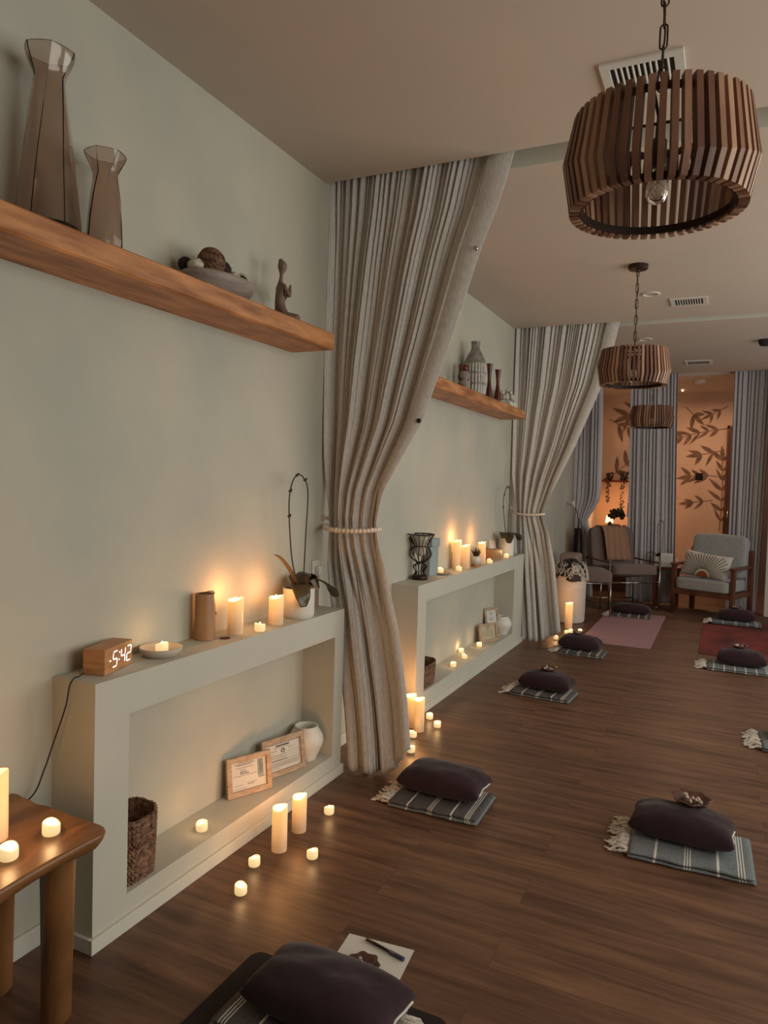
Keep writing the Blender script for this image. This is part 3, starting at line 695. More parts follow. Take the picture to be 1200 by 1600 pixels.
# orchids
def bent_leaf(pts, w, m, parent, name='leaf', cup=.15):
    C_ = spline(pts, 6); bm = nb(); n = len(C_)
    for side in (0,):
        V = []
        for i, p in enumerate(C_):
            t = i/(n-1); ww = w*math.sin(PI*min(1, t**.8*.90+.05))**.55
            d = (C_[min(i+1,n-1)]-C_[max(i-1,0)]).normalized(); s = d.cross(Vector((0,0,1)))
            if s.length < .05: s = Vector((1,0,0))
            s.normalize(); nn = s.cross(d)
            V.append([bm.verts.new(p + s*ww*k - nn*(-abs(k)*ww*cup)) for k in (-1,-.5,0,.5,1)])
        for i in range(n-1):
            for k in range(4): bm.faces.new((V[i][k], V[i+1][k], V[i+1][k+1], V[i][k+1])).smooth = True
    o = obj(name, bm, m, parent); sd = o.modifiers.new('t', 'SOLIDIFY'); sd.thickness = .0018; return o
def orchid(loc, r, h, label, hoop, leaves, longleaf=None, group='potted orchids'):
    root = thing('potted_orchid', label, 'plant', loc, 0, group)
    bm = nb(); lathe(bm, [(r*.88,0),(r*.97,.006),(r,.02),(r,h),(r*.93,h),(r*.92,h-.02),(.0001,h-.02)], 48); p = obj('pot', bm, M_WHITE, root); smooth_by_angle(p)
    bm = nb(); lathe(bm, [(r*.91,h-.019),(r*.6,h-.008),(.0001,h-.004)], 24); obj('soil', bm, M_SOIL, root, smooth=True)
    bm = nb(); S = spline(hoop, 10); tube(bm, S, .003, 7)
    for k in (len(hoop)*2, len(S)//3, len(S)//2-3, int(len(S)*.62)):
        ball(bm, S[min(k,len(S)-1)], .0065, 8, 6, (1,1.5,1)); ball(bm, S[min(k,len(S)-1)]+Vector((.004,.004,.006)), .0045, 8, 6)
    obj('flower_stem', bm, M_STEM, root)
    for L in leaves: bent_leaf(L, .042, M_ORCH, root)
    if longleaf: bent_leaf(longleaf, .014, M_LEAFL, root, 'long_leaf', .5)
orchid((.100, 2.690, HM), .070, .130, 'orchid in white pot with hooped bare stem, nearer ledge',
    [(0,0,.12),(-.02,-.03,.25),(-.01,-.075,.42),(.0,-.095,.53),(.0,-.07,.60),(.0,-.025,.628),(0,.02,.61),(0,.05,.57),(0,.055,.50),(0,.045,.35),(0,.035,.12)],
    [[(0,.0,.125),(.03,-.045,.145),(.06,-.07,.11),(.07,-.075,.06)],[(0,.0,.125),(-.03,.04,.17),(-.02,.10,.12),(-.01,.13,.07)],[(0,.0,.125),(.04,.05,.165),(.09,.11,.125),(.10,.15,.075)],[(0,.01,.125),(.0,.04,.18),(.02,.08,.17),(.04,.10,.12)]],
    [(0,-.01,.12),(-.01,-.06,.20),(-.02,-.12,.26),(-.02,-.17,.285)])
bm = nb(); box(bm, 0, .010, -.055, .055, -.035, .06, .002); o = obj('electrical_outlet', bm, M_TAUPE, loc=(0, 3.02-.06, .80)); 
bpy.data.objects.remove(o)
bm = nb(); box(bm, -.008, .008, -.05, .045, 0, .145, .002)
tag(obj('small_card_holder', bm, M_TAUPE, loc=(.030, 2.925, HM)), 'taupe card standing against wall behind the nearer orchid pot', 'card')
bm = nb(); box(bm, 0, .012, -.032, .032, -.05, .05, .003); o = obj('light_switch', bm, M_PLASTIC, loc=(0, 2.985, .962)); tag(o, 'white wall plate with plug above ledge end, behind orchid', 'switch')
bm = nb(); box(bm, .012, .04, -.018, .014, -.02, .025, .005); obj('plug', bm, M_PLASTIC, o)

# certificate frames: w wide, h tall; leaning against the back; local y = width, z up, front +x
def frame(loc, rz, lean, w, h, label, style, bar=.022, group='framed certificates'):
    root = thing('certificate_frame', label, 'frame', loc, rz, group); root.rotation_euler = (0, -lean, rz)
    bm = nb(); d = .016
    box(bm, 0, d, -w/2, w/2, 0, bar, .0015); box(bm, 0, d, -w/2, w/2, h-bar, h, .0015); box(bm, 0, d, -w/2, -w/2+bar, bar, h-bar, .0015); box(bm, 0, d, w/2-bar, w/2, bar, h-bar, .0015)
    obj('frame_border', bm, M_OAK, root)
    bm = nb(); box(bm, .002, .006, -w/2+bar-.004, w/2-bar+.004, bar-.004, h-bar+.004)
    pp = obj('certificate', bm, M_PAPERY if style in (2,) else M_PAPER, root)
    bm = nb(); X0, X1 = .0062, .0067; iw, ih = w-2*bar, h-2*bar
    def ln(y0, y1, z, t, mi=0): box(bm, X0, X1, -iw/2+y0*iw, -iw/2+y1*iw, bar+z*ih-t*ih/2, bar+z*ih+t*ih/2, mi=mi)
    def words(y0, y1, z, t, wl=.05, gap=.012):
        y = y0
        while y < y1:
            L = wl*random.uniform(.5,1.4); ln(y, min(y+L, y1), z, t); y += L+gap
    if style == 1:     # scalloped border with seal
        ln(0, 1, .955, .03)
        for i in range(13): box(bm, X0+.0004, X1+.0006, -iw/2+iw*(i+.25)/13, -iw/2+iw*(i+.7)/13, bar+ih*.955, bar+ih*.99, mi=1)
        words(.30, .70, .87, .055, .045, .008); words(.22, .75, .80, .012)
        for i in range(14):
            a = 2*PI*i/14; c = (.5+.045*math.cos(a), .665+.06*math.sin(a)); ln(c[0]-.014, c[0]+.014, c[1], .026)
        ln(.47,.53,.74,.03); words(.12,.32,.70,.014); words(.65,.85,.72,.014); words(.06,.25,.60,.012); words(.62,.98,.60,.010)
        for z in (.52,.44,.36,.33): ln(.02,.98,z,.006); words(.10,.60,z+.018,.010)
        for k in range(7): words(.05,.95,.28-k*.026,.007,.03,.006)
        words(.04,.40,.07,.010)
    elif style == 0:
        words(.22,.62,.95,.018); words(.10,.68,.90,.020); words(.18,.60,.855,.018); words(.14,.66,.77,.014); words(.26,.42,.70,.016); words(.26,.44,.63,.03); words(.26,.50,.57,.03)
        ln(.06,.74,.50,.010); words(.44,.72,.22,.012); words(.46,.66,.16,.02); words(.08,.34,.17,.012); words(.06,.42,.06,.010); ln(.76,.92,.66,.58, 2); ln(.82,.84,.70,.4); ln(.88,.90,.62,.3); ln(.78,.95,.32,.06,2)
    elif style == 2:
        words(.35,.65,.92,.05); ln(.46,.54,.76,.10); words(.12,.38,.80,.02); words(.62,.86,.78,.02)
        for k in range(7): words(.08,.92,.64-k*.07,.016)
        words(.1,.3,.10,.03); words(.6,.9,.10,.02)
    else:
        words(.3,.7,.90,.02); words(.4,.6,.84,.03); words(.2,.8,.70,.012); words(.3,.6,.62,.03); words(.2,.8,.45,.010); words(.25,.7,.36,.010); words(.3,.5,.28,.02); words(.45,.6,.2,.03); words(.2,.7,.10,.010)
    obj('print', bm, [M_INK, M_WHITE, M_INKG], root)
random.seed(3)
frame((.075, 2.385, .110), -0.42, .13, .205, .158, 'wooden framed certificate in front, nearer niche, landscape format', 0)
frame((.088, 2.622, .110), -0.30, .16, .235, .162, 'wooden framed certificate with scalloped border and seal, beside white vase', 1)
frame((.095, 5.600, .128), -0.42, .16, .215, .150, 'small framed ivory certificate in front, farther niche', 2)
frame((.075, 5.800, .128), -0.42, .20, .170, .245, 'taller upright framed white paper, farther niche', 3)
def niche_vase(x, y, z, s, label):
    bm = nb(); P = [(.042,0),(.050,.004),(.053,.02),(.075,.075),(.083,.105),(.078,.135),(.062,.165),(.052,.178),(.056,.184),(.050,.186),(.046,.178),(.060,.14),(.0001,.06)]
    lathe(bm, [(r*s*1.12, q*.86) for r, q in P], 48); o = obj('ceramic_vase', bm, M_WHITE, smooth=True, loc=(x,y,z)); tag(o, label, 'vase', 'round white niche vases')
niche_vase(.084, 2.808, .110, .88, 'round white ceramic vase at the right end of nearer niche')
niche_vase(.095, 5.945, .128, 1.0, 'round white ceramic vase at the far end of farther niche')

# woven baskets: rounded rectangle with dipping rim
def basket(x, y, z, wx, wy, h, label):
    bm = nb(); n = 140; rows = 22
    def prof(a, grow):
        c, s = math.cos(a), math.sin(a); e = 0.55
        return (math.copysign(abs(c)**e, c)*wx/2*grow, math.copysign(abs(s)**e, s)*wy/2*grow)
    R = []
    def ringat(zf, inset, weave):
        out = []
        for i in range(n):
            a = 2*PI*i/n; g = .93+.07*math.sin(min(1,zf)*PI*.5)
            px, py = prof(a, g); rim = 1 - .07*(math.cos(2*a)*.5+.5) 
            zz = h*zf*(1 if zf < .5 else 1-(1-rim)*(zf-.5)*2)
            w = weave*(.0032*math.sin(a*28 + (PI if int(round(zf*rows)) % 2 else 0)))
            L = math.hypot(px, py); k = (L+w-inset)/L
            out.append(bm.verts.new((px*k, py*k, zz)))
        return out
    for j in range(rows*2+1):
        zf = j/(rows*2); o_ = ringat(zf, .004*(j % 2), 1); R.append(o_)
    for j in range(rows, -1, -1): R.append(ringat(max(.05, j/rows), .008, 0))
    for A, B in zip(R[:-1], R[1:]):
        for i in range(n): bm.faces.new((A[i], A[(i+1)%n], B[(i+1)%n], B[i]))
    bm.faces.new(R[0][::-1]); bm.faces.new(R[-1])
    o = obj('woven_basket', bm, M_BASKET, loc=(x, y, z)); tag(o, label, 'basket', 'woven baskets in the niches')
basket(.088, 1.708, .110, .150, .160, .215, 'brown woven basket at the left end of nearer niche')
basket(.088, 4.165, .128, .150, .270, .150, 'brown woven basket at the left end of farther niche')

# ------------------------------------------------------------ things on the farther ledge
wg = thing('wire_goblet', 'black wire goblet-shaped lantern on the farther ledge', 'lantern', (.066, 4.165, HM))
P = spline([(.046,0,.020),(.028,0,.05),(.044,0,.085),(.022,0,.105),(.058,0,.135),(.070,0,.165),(.055,0,.198),(.040,0,.212),(.062,0,.25),(.085,0,.285)], 5)
for k in range(14):
    a = 2*PI*k/14; bm = nb(); tube(bm, [(p.x*math.cos(a), p.x*math.sin(a), p.z) for p in P], .0026, 5); obj('wire', bm, M_IRON, wg)
bm = nb()
for r, z, t in ((.085,.285,.0045),(.040,.212,.003),(.024,.107,.0035),(.046,.022,.004)): tube(bm, [(r*math.cos(i*PI/16), r*math.sin(i*PI/16), z) for i in range(32)], t, 6, closed=True)
obj('hoops', bm, M_IRON, wg)
bm = nb(); lathe(bm, [(.046,0),(.050,.003),(.050,.020),(.046,.024),(.0001,.024)], 24); obj('base', bm, M_IRON, wg, smooth=True)
bm = nb(); lathe(bm, [(.02,.15),(.032,.165),(.036,.20),(.050,.25),(.060,.275),(.055,.275),(.03,.20),(.0001,.165)], 24); obj('inner_shade', bm, M_CREAM, wg, smooth=True)
o = thing('air_diffuser', 'pale blue-grey upright box with square head behind wire goblet', 'device', (.050, 4.40, HM), -.2)
bm = nb(); box(bm, -.02, .02, -.052, .052, 0, .19, .003); obj('body', bm, M_GREYCARD, o)
bm = nb(); box(bm, -.024, .026, -.040, .060, .19, .245, .004); obj('head', bm, M_GREYCARD, o)
sp = thing('potted_succulent', 'small spiky succulent in two-tone pot on farther ledge', 'plant', (.135, 5.075, HM))
bm = nb(); lathe(bm, [(.034,0),(.036,.003),(.036,.024)], 28, cap1=True); obj('pot_base', bm, M_BAMBOO, sp, smooth=False)
bm = nb(); lathe(bm, [(.036,.024),(.037,.080),(.033,.080),(.031,.068),(.0001,.068)], 28); obj('pot', bm, M_WHITE, sp, smooth=True)
random.seed(8); bm = nb()
for k in range(22):
    a = k*2.4; tl = .25+.55*(k/22); L = .075-.02*k/22; d = Vector((math.cos(a)*math.sin(tl), math.sin(a)*math.sin(tl), math.cos(tl)))
    b0 = Vector((0,0,.068)); tube(bm, [b0, b0+d*L*.4, b0+d*L*.8+Vector((0,0,.004)), b0+d*L+Vector((0,0,.008))], .006, 6, rad=lambda t: .0065*(1-t)+.0006)
obj('spikes', bm, M_ORCH, sp)
tb = thing('tissue_box', 'wooden tissue box with white tissue beside farther orchid', 'tissue box', (.062, 5.700, HM))
bm = nb(); box(bm, -.058, .058, -.12, .12, 0, .085, .003); box(bm, -.04, .04, -.06, .06, .085, .0855); obj('box', bm, M_BAMBOO, tb)
bm = nb(); grid(bm, 14, 8, lambda u, v: ((u-.5)*.05*(1-.3*v)+.012*math.sin(u*9), (u-.5)*.08*(1-.4*v)+.012*math.cos(u*8+v*2), .084+v*(.075-.03*abs(u-.45)))); t_ = obj('tissue', bm, M_TISSUE, tb, smooth=True); t_.modifiers.new('s','SOLIDIFY').thickness = .0008
orchid((.090, 6.045, HM), .066, .155, 'orchid in white pot with hooped bare stem, farther ledge',
    [(0,0,.14),(-.01,-.05,.30),(-.02,-.075,.45),(-.01,-.07,.55),(.0,-.03,.60),(.0,.02,.59),(0,.05,.54),(0,.05,.40),(0,.03,.14)],
    [[(0,0,.15),(.03,-.06,.19),(.05,-.10,.17),(.06,-.13,.12)],[(0,0,.15),(.04,.05,.19),(.07,.09,.18),(.08,.12,.13)],[(0,0,.15),(.05,.0,.19),(.09,.02,.19),(.12,.04,.15)],[(0,0,.15),(.0,-.07,.20),(.01,-.12,.20),(.02,-.16,.16)]])
bm = nb(); lathe(bm, [(.020,0),(.024,.004),(.0001,.005)], 20); ball(bm, (.0,.0,.022), .016, 12, 8)
# ------------------------------------------------------------ wooden table at the left
bm.free()
tb = thing('live_edge_table', 'low live-edge wooden table with candles at the left', 'table', (0, 0, 0))
bm = nb(); ZT = .5; x0, x1, y0, y1 = .012, .415, .55, 1.345
def edge_pts():
    pts = []
    N = 40
    for i in range(N): t = i/N; pts.append((x0 + (x1-x0-.047)*t, y1 - .012*t + .005*math.sin(t*15)*(1-t)+.003*math.sin(t*34)*(1-t)))   # far edge
    for i in range(10):  # corner
        a = PI/2*(1-i/9); pts.append((x1-.047+.047*math.cos(a), y1-.059+.047*math.sin(a)))
    for i in range(1,N): t = i/N; pts.append((x1 + .012*math.sin(t*PI)*t - .004*math.sin(t*9), y1-.059 - (y1-.059-y0)*t))
    pts.append((x1-.02, y0)); pts.append((x0, y0)); pts.append((x0, (y0+y1)/2))
    return pts
E_ = edge_pts(); cx = sum(p[0] for p in E_)/len(E_); cy = sum(p[1] for p in E_)/len(E_)
levels = [(ZT-.042, .035), (ZT-.036, .018), (ZT-.022, .006), (ZT-.010, 0.0), (ZT-.003, .003), (ZT, .009)]
R = []
for z, ins in levels:
    ring = []
    for (px, py) in E_:
        d = Vector((cx-px, cy-py)); d = Vector((d.x, d.y)).normalized()
        ring.append(bm.verts.new((px+d.x*ins, py+d.y*ins, z)))
    R.append(ring)
for A, B in zip(R[:-1], R[1:]):
    for i in range(len(A)): bm.faces.new((A[i], A[(i+1)%len(A)], B[(i+1)%len(A)], B[i])).smooth = True
bm.faces.new(R[0][::-1]); bm.faces.new(R[-1])
obj('tabletop', bm, M_TABLE, tb)
for lx, ly in ((.298,1.262),(.075,1.262),(.300,.66),(.075,.66)):
    bm = nb(); lathe(bm, [(.028,0),(.036,.012),(.037,.10),(.040,.30),(.043,.44),(.046,.462)], 32, cx=lx, cy=ly, cap1=True); smooth_by_angle(obj('leg', bm, M_TABLE, tb), .6)
G = 'candles on the wooden table'
votive(.305, 1.235, ZT, 'votive candle near the rounded corner of the wooden table', G, e=.2, rz=2.0)
votive(.318, 1.108, ZT, 'votive candle at the left picture edge on the wooden table', G, e=.2, rz=1.6)
pillar(.206, 1.150, ZT, .17, 'pillar candle on the wooden table cut by picture edge', G, e=.5, r=.033)

# ------------------------------------------------------------ pendant lamps
def pendant(x, y, zb, label, hookup=True, n=52, canopy=True):
    root = thing('pendant_lamp', label, 'pendant lamp', (x, y, H), 0, 'slatted wooden drum pendants')
    h = .222; zb -= H
    random.seed(int(x*100)+3); tones = []
    for i in range(n):
        a = 2*PI*i/n; ca, sa = math.cos(a), math.sin(a)
        kz = .52 - .30*math.cos(a - 5.0)          # height of the kink wanders round the drum
        rb_, rk, rt_ = .192, .212, .190
        pts = [(rb_, 0), (rk, kz), (rt_, 1.0)]
        bm = nb(); w, d = .0072, .012; V = []
        for (r_, q) in pts:
            z = zb + q*h
            V.append([bm.verts.new(((r_+k*d)*ca - j*w*sa, (r_+k*d)*sa + j*w*ca, z)) for k, j in ((-1,-1),(1,-1),(1,1),(-1,1))])
        for A, B in zip(V[:-1], V[1:]):
            for k in range(4): bm.faces.new((A[k], A[(k+1)%4], B[(k+1)%4], B[k]))
        bm.faces.new(V[0][::-1]); bm.faces.new(V[-1])
        bmesh.ops.recalc_face_normals(bm, faces=bm.faces)
        obj('slat', bm, SLATS[random.randrange(4)], root)
    for r_, z0, z1, nm in ((.172, zb+.004, zb+.022, 'bottom_ring'), (.170, zb+h-.022, zb+h-.006, 'top_ring')):
        bm = nb()
        R = []
        for rr, zz in ((r_, z0), (r_+.006, z0), (r_+.006, z1), (r_, z1)):
            R.append([bm.verts.new((rr*math.cos(2*PI*i/64), rr*math.sin(2*PI*i/64), zz)) for i in range(64)])
        for k in range(4):
            A, B = R[k], R[(k+1)%4]
            for i in range(64): bm.faces.new((A[i], A[(i+1)%64], B[(i+1)%64], B[i]))
        bmesh.ops.recalc_face_normals(bm, faces=bm.faces); obj(nm, bm, M_IRON, root)
    bm = nb()
    for k in range(2): tube(bm, [(.17*math.cos(k*PI/2), .17*math.sin(k*PI/2), zb+h-.014), (-.17*math.cos(k*PI/2), -.17*math.sin(k*PI/2), zb+h-.014)], .004, 6)
    obj('cross_rods', bm, M_IRON, root)
    bm = nb(); lathe(bm, [(.016,zb+.10),(.019,zb+.105),(.019,zb+.165),(.010,zb+.175),(.007,zb+h+.01)], 20, cap1=True); obj('socket', bm, M_IRON, root, smooth=True)
    bm = nb(); lathe(bm, [(.013,zb+.10),(.018,zb+.08),(.026,zb+.055),(.027,zb+.040),(.019,zb+.022),(.0001,zb+.014)], 24, cap0=False); b = obj('bulb', bm, M_GLASS, root, smooth=True)
    bm = nb(); tube(bm, [(.008*math.cos(i*1.3), .008*math.sin(i*1.3), zb+.03+.004*i) for i in range(14)], .0008, 5); obj('filament', bm, M_CREAM, b)
    # chain
    bm = nb(); top = -.03; z = zb+h+.01; tot = top - z; L = .058; k = 0
    while z < top-.01:
        ll = min(L, top-z); pts = []
        for i in range(20):
            a = 2*PI*i/20; px = .0085*math.cos(a); pz = z + ll/2 + (ll/2-.0085)*(1 if math.sin(a) > 0 else -1)*(abs(math.sin(a)) > 1e-6) + .0085*math.sin(a)
            pts.append((px, 0, pz) if k % 2 else (0, px, pz))
        tube(bm, pts, .0022, 6, closed=True); z += L-.008; k += 1
    c = obj('chain', bm, M_IRON, root)
    bm = nb(); tube(bm, [(.003*math.sin(i), .003*math.cos(i*1.3), zb+h+(-zb-h-.02)*i/20) for i in range(21)], .0022, 6); obj('cable', bm, M_BLACK, root)
    bm = nb(); lathe(bm, [(.006,-.045),(.010,-.032),(.055,-.028),(.060,-.022),(.060,0)], 36, cap1=True); smooth_by_angle(obj('canopy', bm, M_IRON, root), .6)
SLATS = [mat('lamp slat wood', srgb(*c), 0.5, scale=9, stretch=(1,1,.35), col2=srgb(*d), bump=0.1) for c, d in (((172,130,102),(120,82,62)), ((142,98,72),(98,62,46)), ((190,152,122),(140,102,78)), ((130,84,60),(86,52,38)))]
pendant(1.600, 1.868, 2.075, 'nearest and largest-looking slatted wooden drum pendant lamp')
pendant(1.222, 4.80, 2.058, 'middle slatted wooden drum pendant lamp with visible ceiling canopy')
pendant(1.040, 8.09, 2.060, 'farthest slatted wooden drum pendant lamp before the mural')

# ceiling vents
def vent(x0, x1, y0, y1, label, nl=11):
    root = thing('ceiling_vent', label, 'vent', ((x0+x1)/2, (y0+y1)/2, H), 0, 'white ceiling vents')
    hx, hy = (x1-x0)/2, (y1-y0)/2; b = .032
    bm = nb(); box(bm, -hx, hx, -hy, -hy+b, -.010, 0, .002); box(bm, -hx, hx, hy-b, hy, -.010, 0, .002); box(bm, -hx, -hx+b, -hy+b, hy-b, -.010, 0, .002); box(bm, hx-b, hx, -hy+b, hy-b, -.010, 0, .002)
    obj('frame', bm, M_PLASTIC, root)
    bm = nb(); box(bm, -hx+b, hx-b, -hy+b, hy-b, -.0025, -.0005); obj('backing', bm, M_VENTDK, root)
    for i in range(1, nl):
        x = -hx+b + (2*hx-2*b)*i/nl; bm = nb(); box(bm, -.0022, .0022, -hy+b, hy-b, -.0035, .0035, M=Matrix.Translation((x,0,-.0065)) @ Matrix.Rotation(.5, 4, 'Y')); obj('louver', bm, M_PLASTIC, root)
vent(1.335, 1.60, 2.50, 2.75, 'ceiling vent behind the nearest pendant lamp')
vent(1.345, 1.60, 5.70, 5.94, 'ceiling vent between first and second ceiling slots')
vent(1.315, 1.585, 8.45, 8.72, 'farthest ceiling vent, near the far curtains')
def downlight(x, y, label):
    root = thing('recessed_downlight', label, 'ceiling light', (x, y, H), 0, 'unlit recessed downlights')
    bm = nb(); lathe(bm, [(.066,-.001),(.066,-.005),(.050,-.009),(.046,-.004),(.046,-.001)], 40, cap0=False); obj('trim_ring', bm, M_PLASTIC, root, smooth=True)
    bm = nb(); lathe(bm, [(.0458,-.0015),(.03,-.0018),(.0001,-.002)], 32, cap0=False); obj('lens', bm, M_CREAM, root, smooth=True)
downlight(1.232, 5.522, 'unlit recessed ceiling light beside the middle vent'); downlight(1.036, 7.16, 'unlit recessed ceiling light beyond the second ceiling slot')
bm = nb(); lathe(bm, [(.075,0),(.075,-.02),(.062,-.038),(.03,-.045),(.0001,-.046)], 32, cap0=False); tag(obj('smoke_detector', bm, M_PLASTIC, smooth=True, loc=(1.43, 10.0, H)), 'white round smoke detector on ceiling before the leaf mural', 'smoke detector')
bm = nb(); lathe(bm, [(.07,0),(.07,-.02),(.055,-.05),(.0001,-.055)], 32, cap0=False); tag(obj('ceiling_speaker', bm, M_VENTDK, smooth=True, loc=(2.06, 7.50, H)), 'dark round ceiling fixture cut by the right picture edge', 'fixture')
bm = nb(); box(bm, -.05, .05, -.012, 0, -.05, .05, .004); o = obj('thermostat', bm, M_BLACK, loc=(1.425, YE, 1.615)); tag(o, 'small square black thermostat on the leaf mural', 'thermostat')
bm = nb(); ball(bm, (0,0,0), .012, 10, 8); o = obj('track_spotlight', bm, M_FIL, loc=(1.175, 10.85, H-.014)); tag(o, 'tiny bright spotlight left of the smoke detector', 'spotlight')

# ------------------------------------------------------------ cushions, towels, mats
def fringe(parent, x, D, z, n, seed, sgn=-1, L=.085):
    random.seed(seed); bm = nb()
    for i in range(n):
        y = -D/2 + D*(i+.5)/n; l = L*random.uniform(.7,1.15); dy = random.uniform(-.03,.03)-.01; zz = z*random.uniform(.3,1)
        pts = spline([(x, y, zz), (x+sgn*l*.4, y+dy*.3+random.uniform(-.01,.01), zz+random.uniform(0,.014)), (x+sgn*l*.75, y+dy*.8+random.uniform(-.012,.012), max(.006,zz*.5)), (x+sgn*l, y+dy+random.uniform(-.01,.01), .006)], 3)
        tube(bm, pts, .005, 6, rad=lambda t: .0075*(1+.35*math.sin(t*26+seed))*(1-.45*t))
    o = obj('fringe', bm, M_FRINGE, parent); o['kind'] = 'stuff'
def towel(x, y, rz, L, D, label, seed, stripes=((.22,1),(.48,3),(.72,1),(.90,3)), m=None, mirror=False, z=0, group='folded striped towels', th=.013, layers=2):
    root = thing('folded_towel', label, 'towel', (x, y, z), rz, group)
    sg = -1 if mirror else 1; mm = m or M_TOWEL
    cuts = set([0, 1]); rng = []
    for c, k in stripes:
        for q in range(k):
            w = .010 if k == 1 else .0045; cc = c + (q-(k-1)/2)*.022; rng.append((cc-w, cc+w))
    us = sorted(set([i/40 for i in range(41)] + [a for a, b in rng] + [b for a, b in rng]))
    us = [u for u in us if 0 <= u <= 1]
    for lay in range(layers):
        z0 = th*lay*1.02; dd = D*(1-.02*lay); LL = L*(1-.02*lay); off = .006*lay
        nv = 26; bm = nb(); sec = []
        # rounded rectangle cross-section in (y,z)
        for k in range(nv):
            a = 2*PI*k/nv; c, s = math.cos(a), math.sin(a)
            sec.append((math.copysign(abs(c)**.35, c)*dd/2, math.copysign(abs(s)**.6, s)*th/2))
        V = []
        for u in us:
            xx = (u-.5)*LL*sg; end = min(1, (1-u)*18+.35, u*40+.6); ring = []
            for (yy, zz) in sec:
                wob = .006*noise.noise(Vector((u*5, seed, lay))) + (.004*noise.noise(Vector((u*9, yy*8, seed+lay))))
                zup = z0 + th/2 + zz*end + (abs(wob)*1.0 if zz > 0 else (0 if lay == 0 else abs(wob)*.3))
                ring.append(bm.verts.new((xx, yy*(1+.03*noise.noise(Vector((u*4, seed*2, lay))))+off*math.copysign(1,yy)*0+(.010*noise.noise(Vector((u*6,3,seed+lay*4))) if yy < 0 else 0), zup)))
            V.append(ring)
        for i in range(len(us)-1):
            um = (us[i]+us[i+1])/2; w = any(a <= um <= b for a, b in rng)
            for k in range(nv):
                f = bm.faces.new((V[i][k], V[i][(k+1)%nv], V[i+1][(k+1)%nv], V[i+1][k])); f.material_index = 1 if w else 0; f.smooth = True
        f = bm.faces.new(V[0][::-1]); f = bm.faces.new(V[-1])
        bmesh.ops.recalc_face_normals(bm, faces=bm.faces)
        obj('upper_fold' if lay else 'lower_fold', bm, [M_TOWELB if (lay == 0 and mm is M_TOWEL) else mm, M_STRIPE], root)
    fringe(root, -sg*L*.49, D*.86, th*1.3, 26, seed, sgn=-sg)
    return root
def cushion(x, y, z, rz, L, D, Hh, label, seed, piping=None, group='plum cushions on towels', tilt=0):
    root = thing('floor_cushion', label, 'cushion', (x, y, z), rz, group)
    if tilt: root.rotation_euler = (tilt, 0, rz)
    bm = nb(); nu, nv = 44, 30
    def P(u, v, s):
        a, b = 2*u-1, 2*v-1
        ex = math.sqrt(max(0, 1-abs(a)**3.2)); ey = math.sqrt(max(0, 1-abs(b)**2.4))
        t = (ex*ey)**.85
        pinch = 1-.07*(1-abs(b))*(abs(a)**3); pinch2 = 1-.10*(abs(a)**2.2)*(1 if abs(b) > 0 else 0)
        w = noise.noise(Vector((a*2.4, b*2.2, seed)))*.006 + .004*abs(noise.noise(Vector((a*7, b*3, seed+9))))*(abs(a)+.3)
        zz = (Hh*.62*t + w*t) if s > 0 else -(Hh*.38*t**.7)
        return Vector((a*L/2*pinch, b*D/2*pinch2, zz + Hh*.38))
    for s in (1, -1):
        V = [[bm.verts.new(P(i/(nu-1), j/(nv-1), s)) for j in range(nv)] for i in range(nu)]
        for i in range(nu-1):
            for j in range(nv-1):
                q = (V[i][j], V[i+1][j], V[i+1][j+1], V[i][j+1]); f = bm.faces.new(q if s > 0 else q[::-1]); f.smooth = True
    bmesh.ops.remove_doubles(bm, verts=bm.verts, dist=.0004); bmesh.ops.recalc_face_normals(bm, faces=bm.faces)
    obj('cover', bm, M_PLUM, root)
    if piping:
        sg, b0, b1 = piping; bm = nb()
        pts = []
        for i in range(16):
            b = b0+(b1-b0)*i/15; p = P((sg+1)/2, (b+1)/2, 1); pts.append((p.x+sg*.001, p.y, p.z+.001*math.sin(i)))
        tube(bm, pts, .0035, 6); obj('zip_edge', bm, M_STRIPE, root)
    return root
TZ = .030
# left column, from the camera outwards
bm = nb(); x0, x1, y0, y1, rr = .590, 1.200, -.05, 1.722, .035
P_ = []
for cx_, cy_, a0 in ((x1-rr, y1-rr, 0), (x0+rr, y1-rr, PI/2), (x0+rr, y0+rr, PI), (x1-rr, y0+rr, 1.5*PI)):
    for k in range(7): P_.append((cx_+rr*math.cos(a0+k*PI/12), cy_+rr*math.sin(a0+k*PI/12)))
R = [[bm.verts.new((px, py, z)) for px, py in P_] for z in (.0, .006)]
for i in range(len(P_)): bm.faces.new((R[0][i], R[0][(i+1)%len(P_)], R[1][(i+1)%len(P_)], R[1][i]))
bm.faces.new(R[1]); bm.faces.new(R[0][::-1])
tag(obj('yoga_mat', bm, M_MATDK), 'dark yoga mat at the bottom edge of the picture', 'yoga mat', 'yoga mats')
towel(.875, 1.555, -.03, .42, .30, 'striped towel on the dark mat, fringe to the right', 4, m=M_TOWEL, mirror=True, z=.007, stripes=((.92,3),(.70,1),(.50,3),(.25,1)))
cushion(.918, 1.572, .007+TZ, -.02, .41, .235, .112, 'plum cushion closest to the camera on the dark mat', 31, piping=(1,-.7,.75))
bm = nb(); box(bm, -.105, .105, -.07, .07, 0, .0012, M=Matrix.Rotation(.10, 4, 'Z')); tag(obj('paper_sheet', bm, M_PAPER, loc=(.905, 1.865, .0005)), 'white sheet of paper on the floor beyond the closest cushion', 'paper')
pn = thing('ballpoint_pen', 'dark pen lying on the white paper sheet', 'pen', (.925, 1.900, .008), -.22)
bm = nb(); tube(bm, [(-.07,0,0),(.02,0,0)], .0045, 10); obj('barrel', bm, M_IRON, pn)
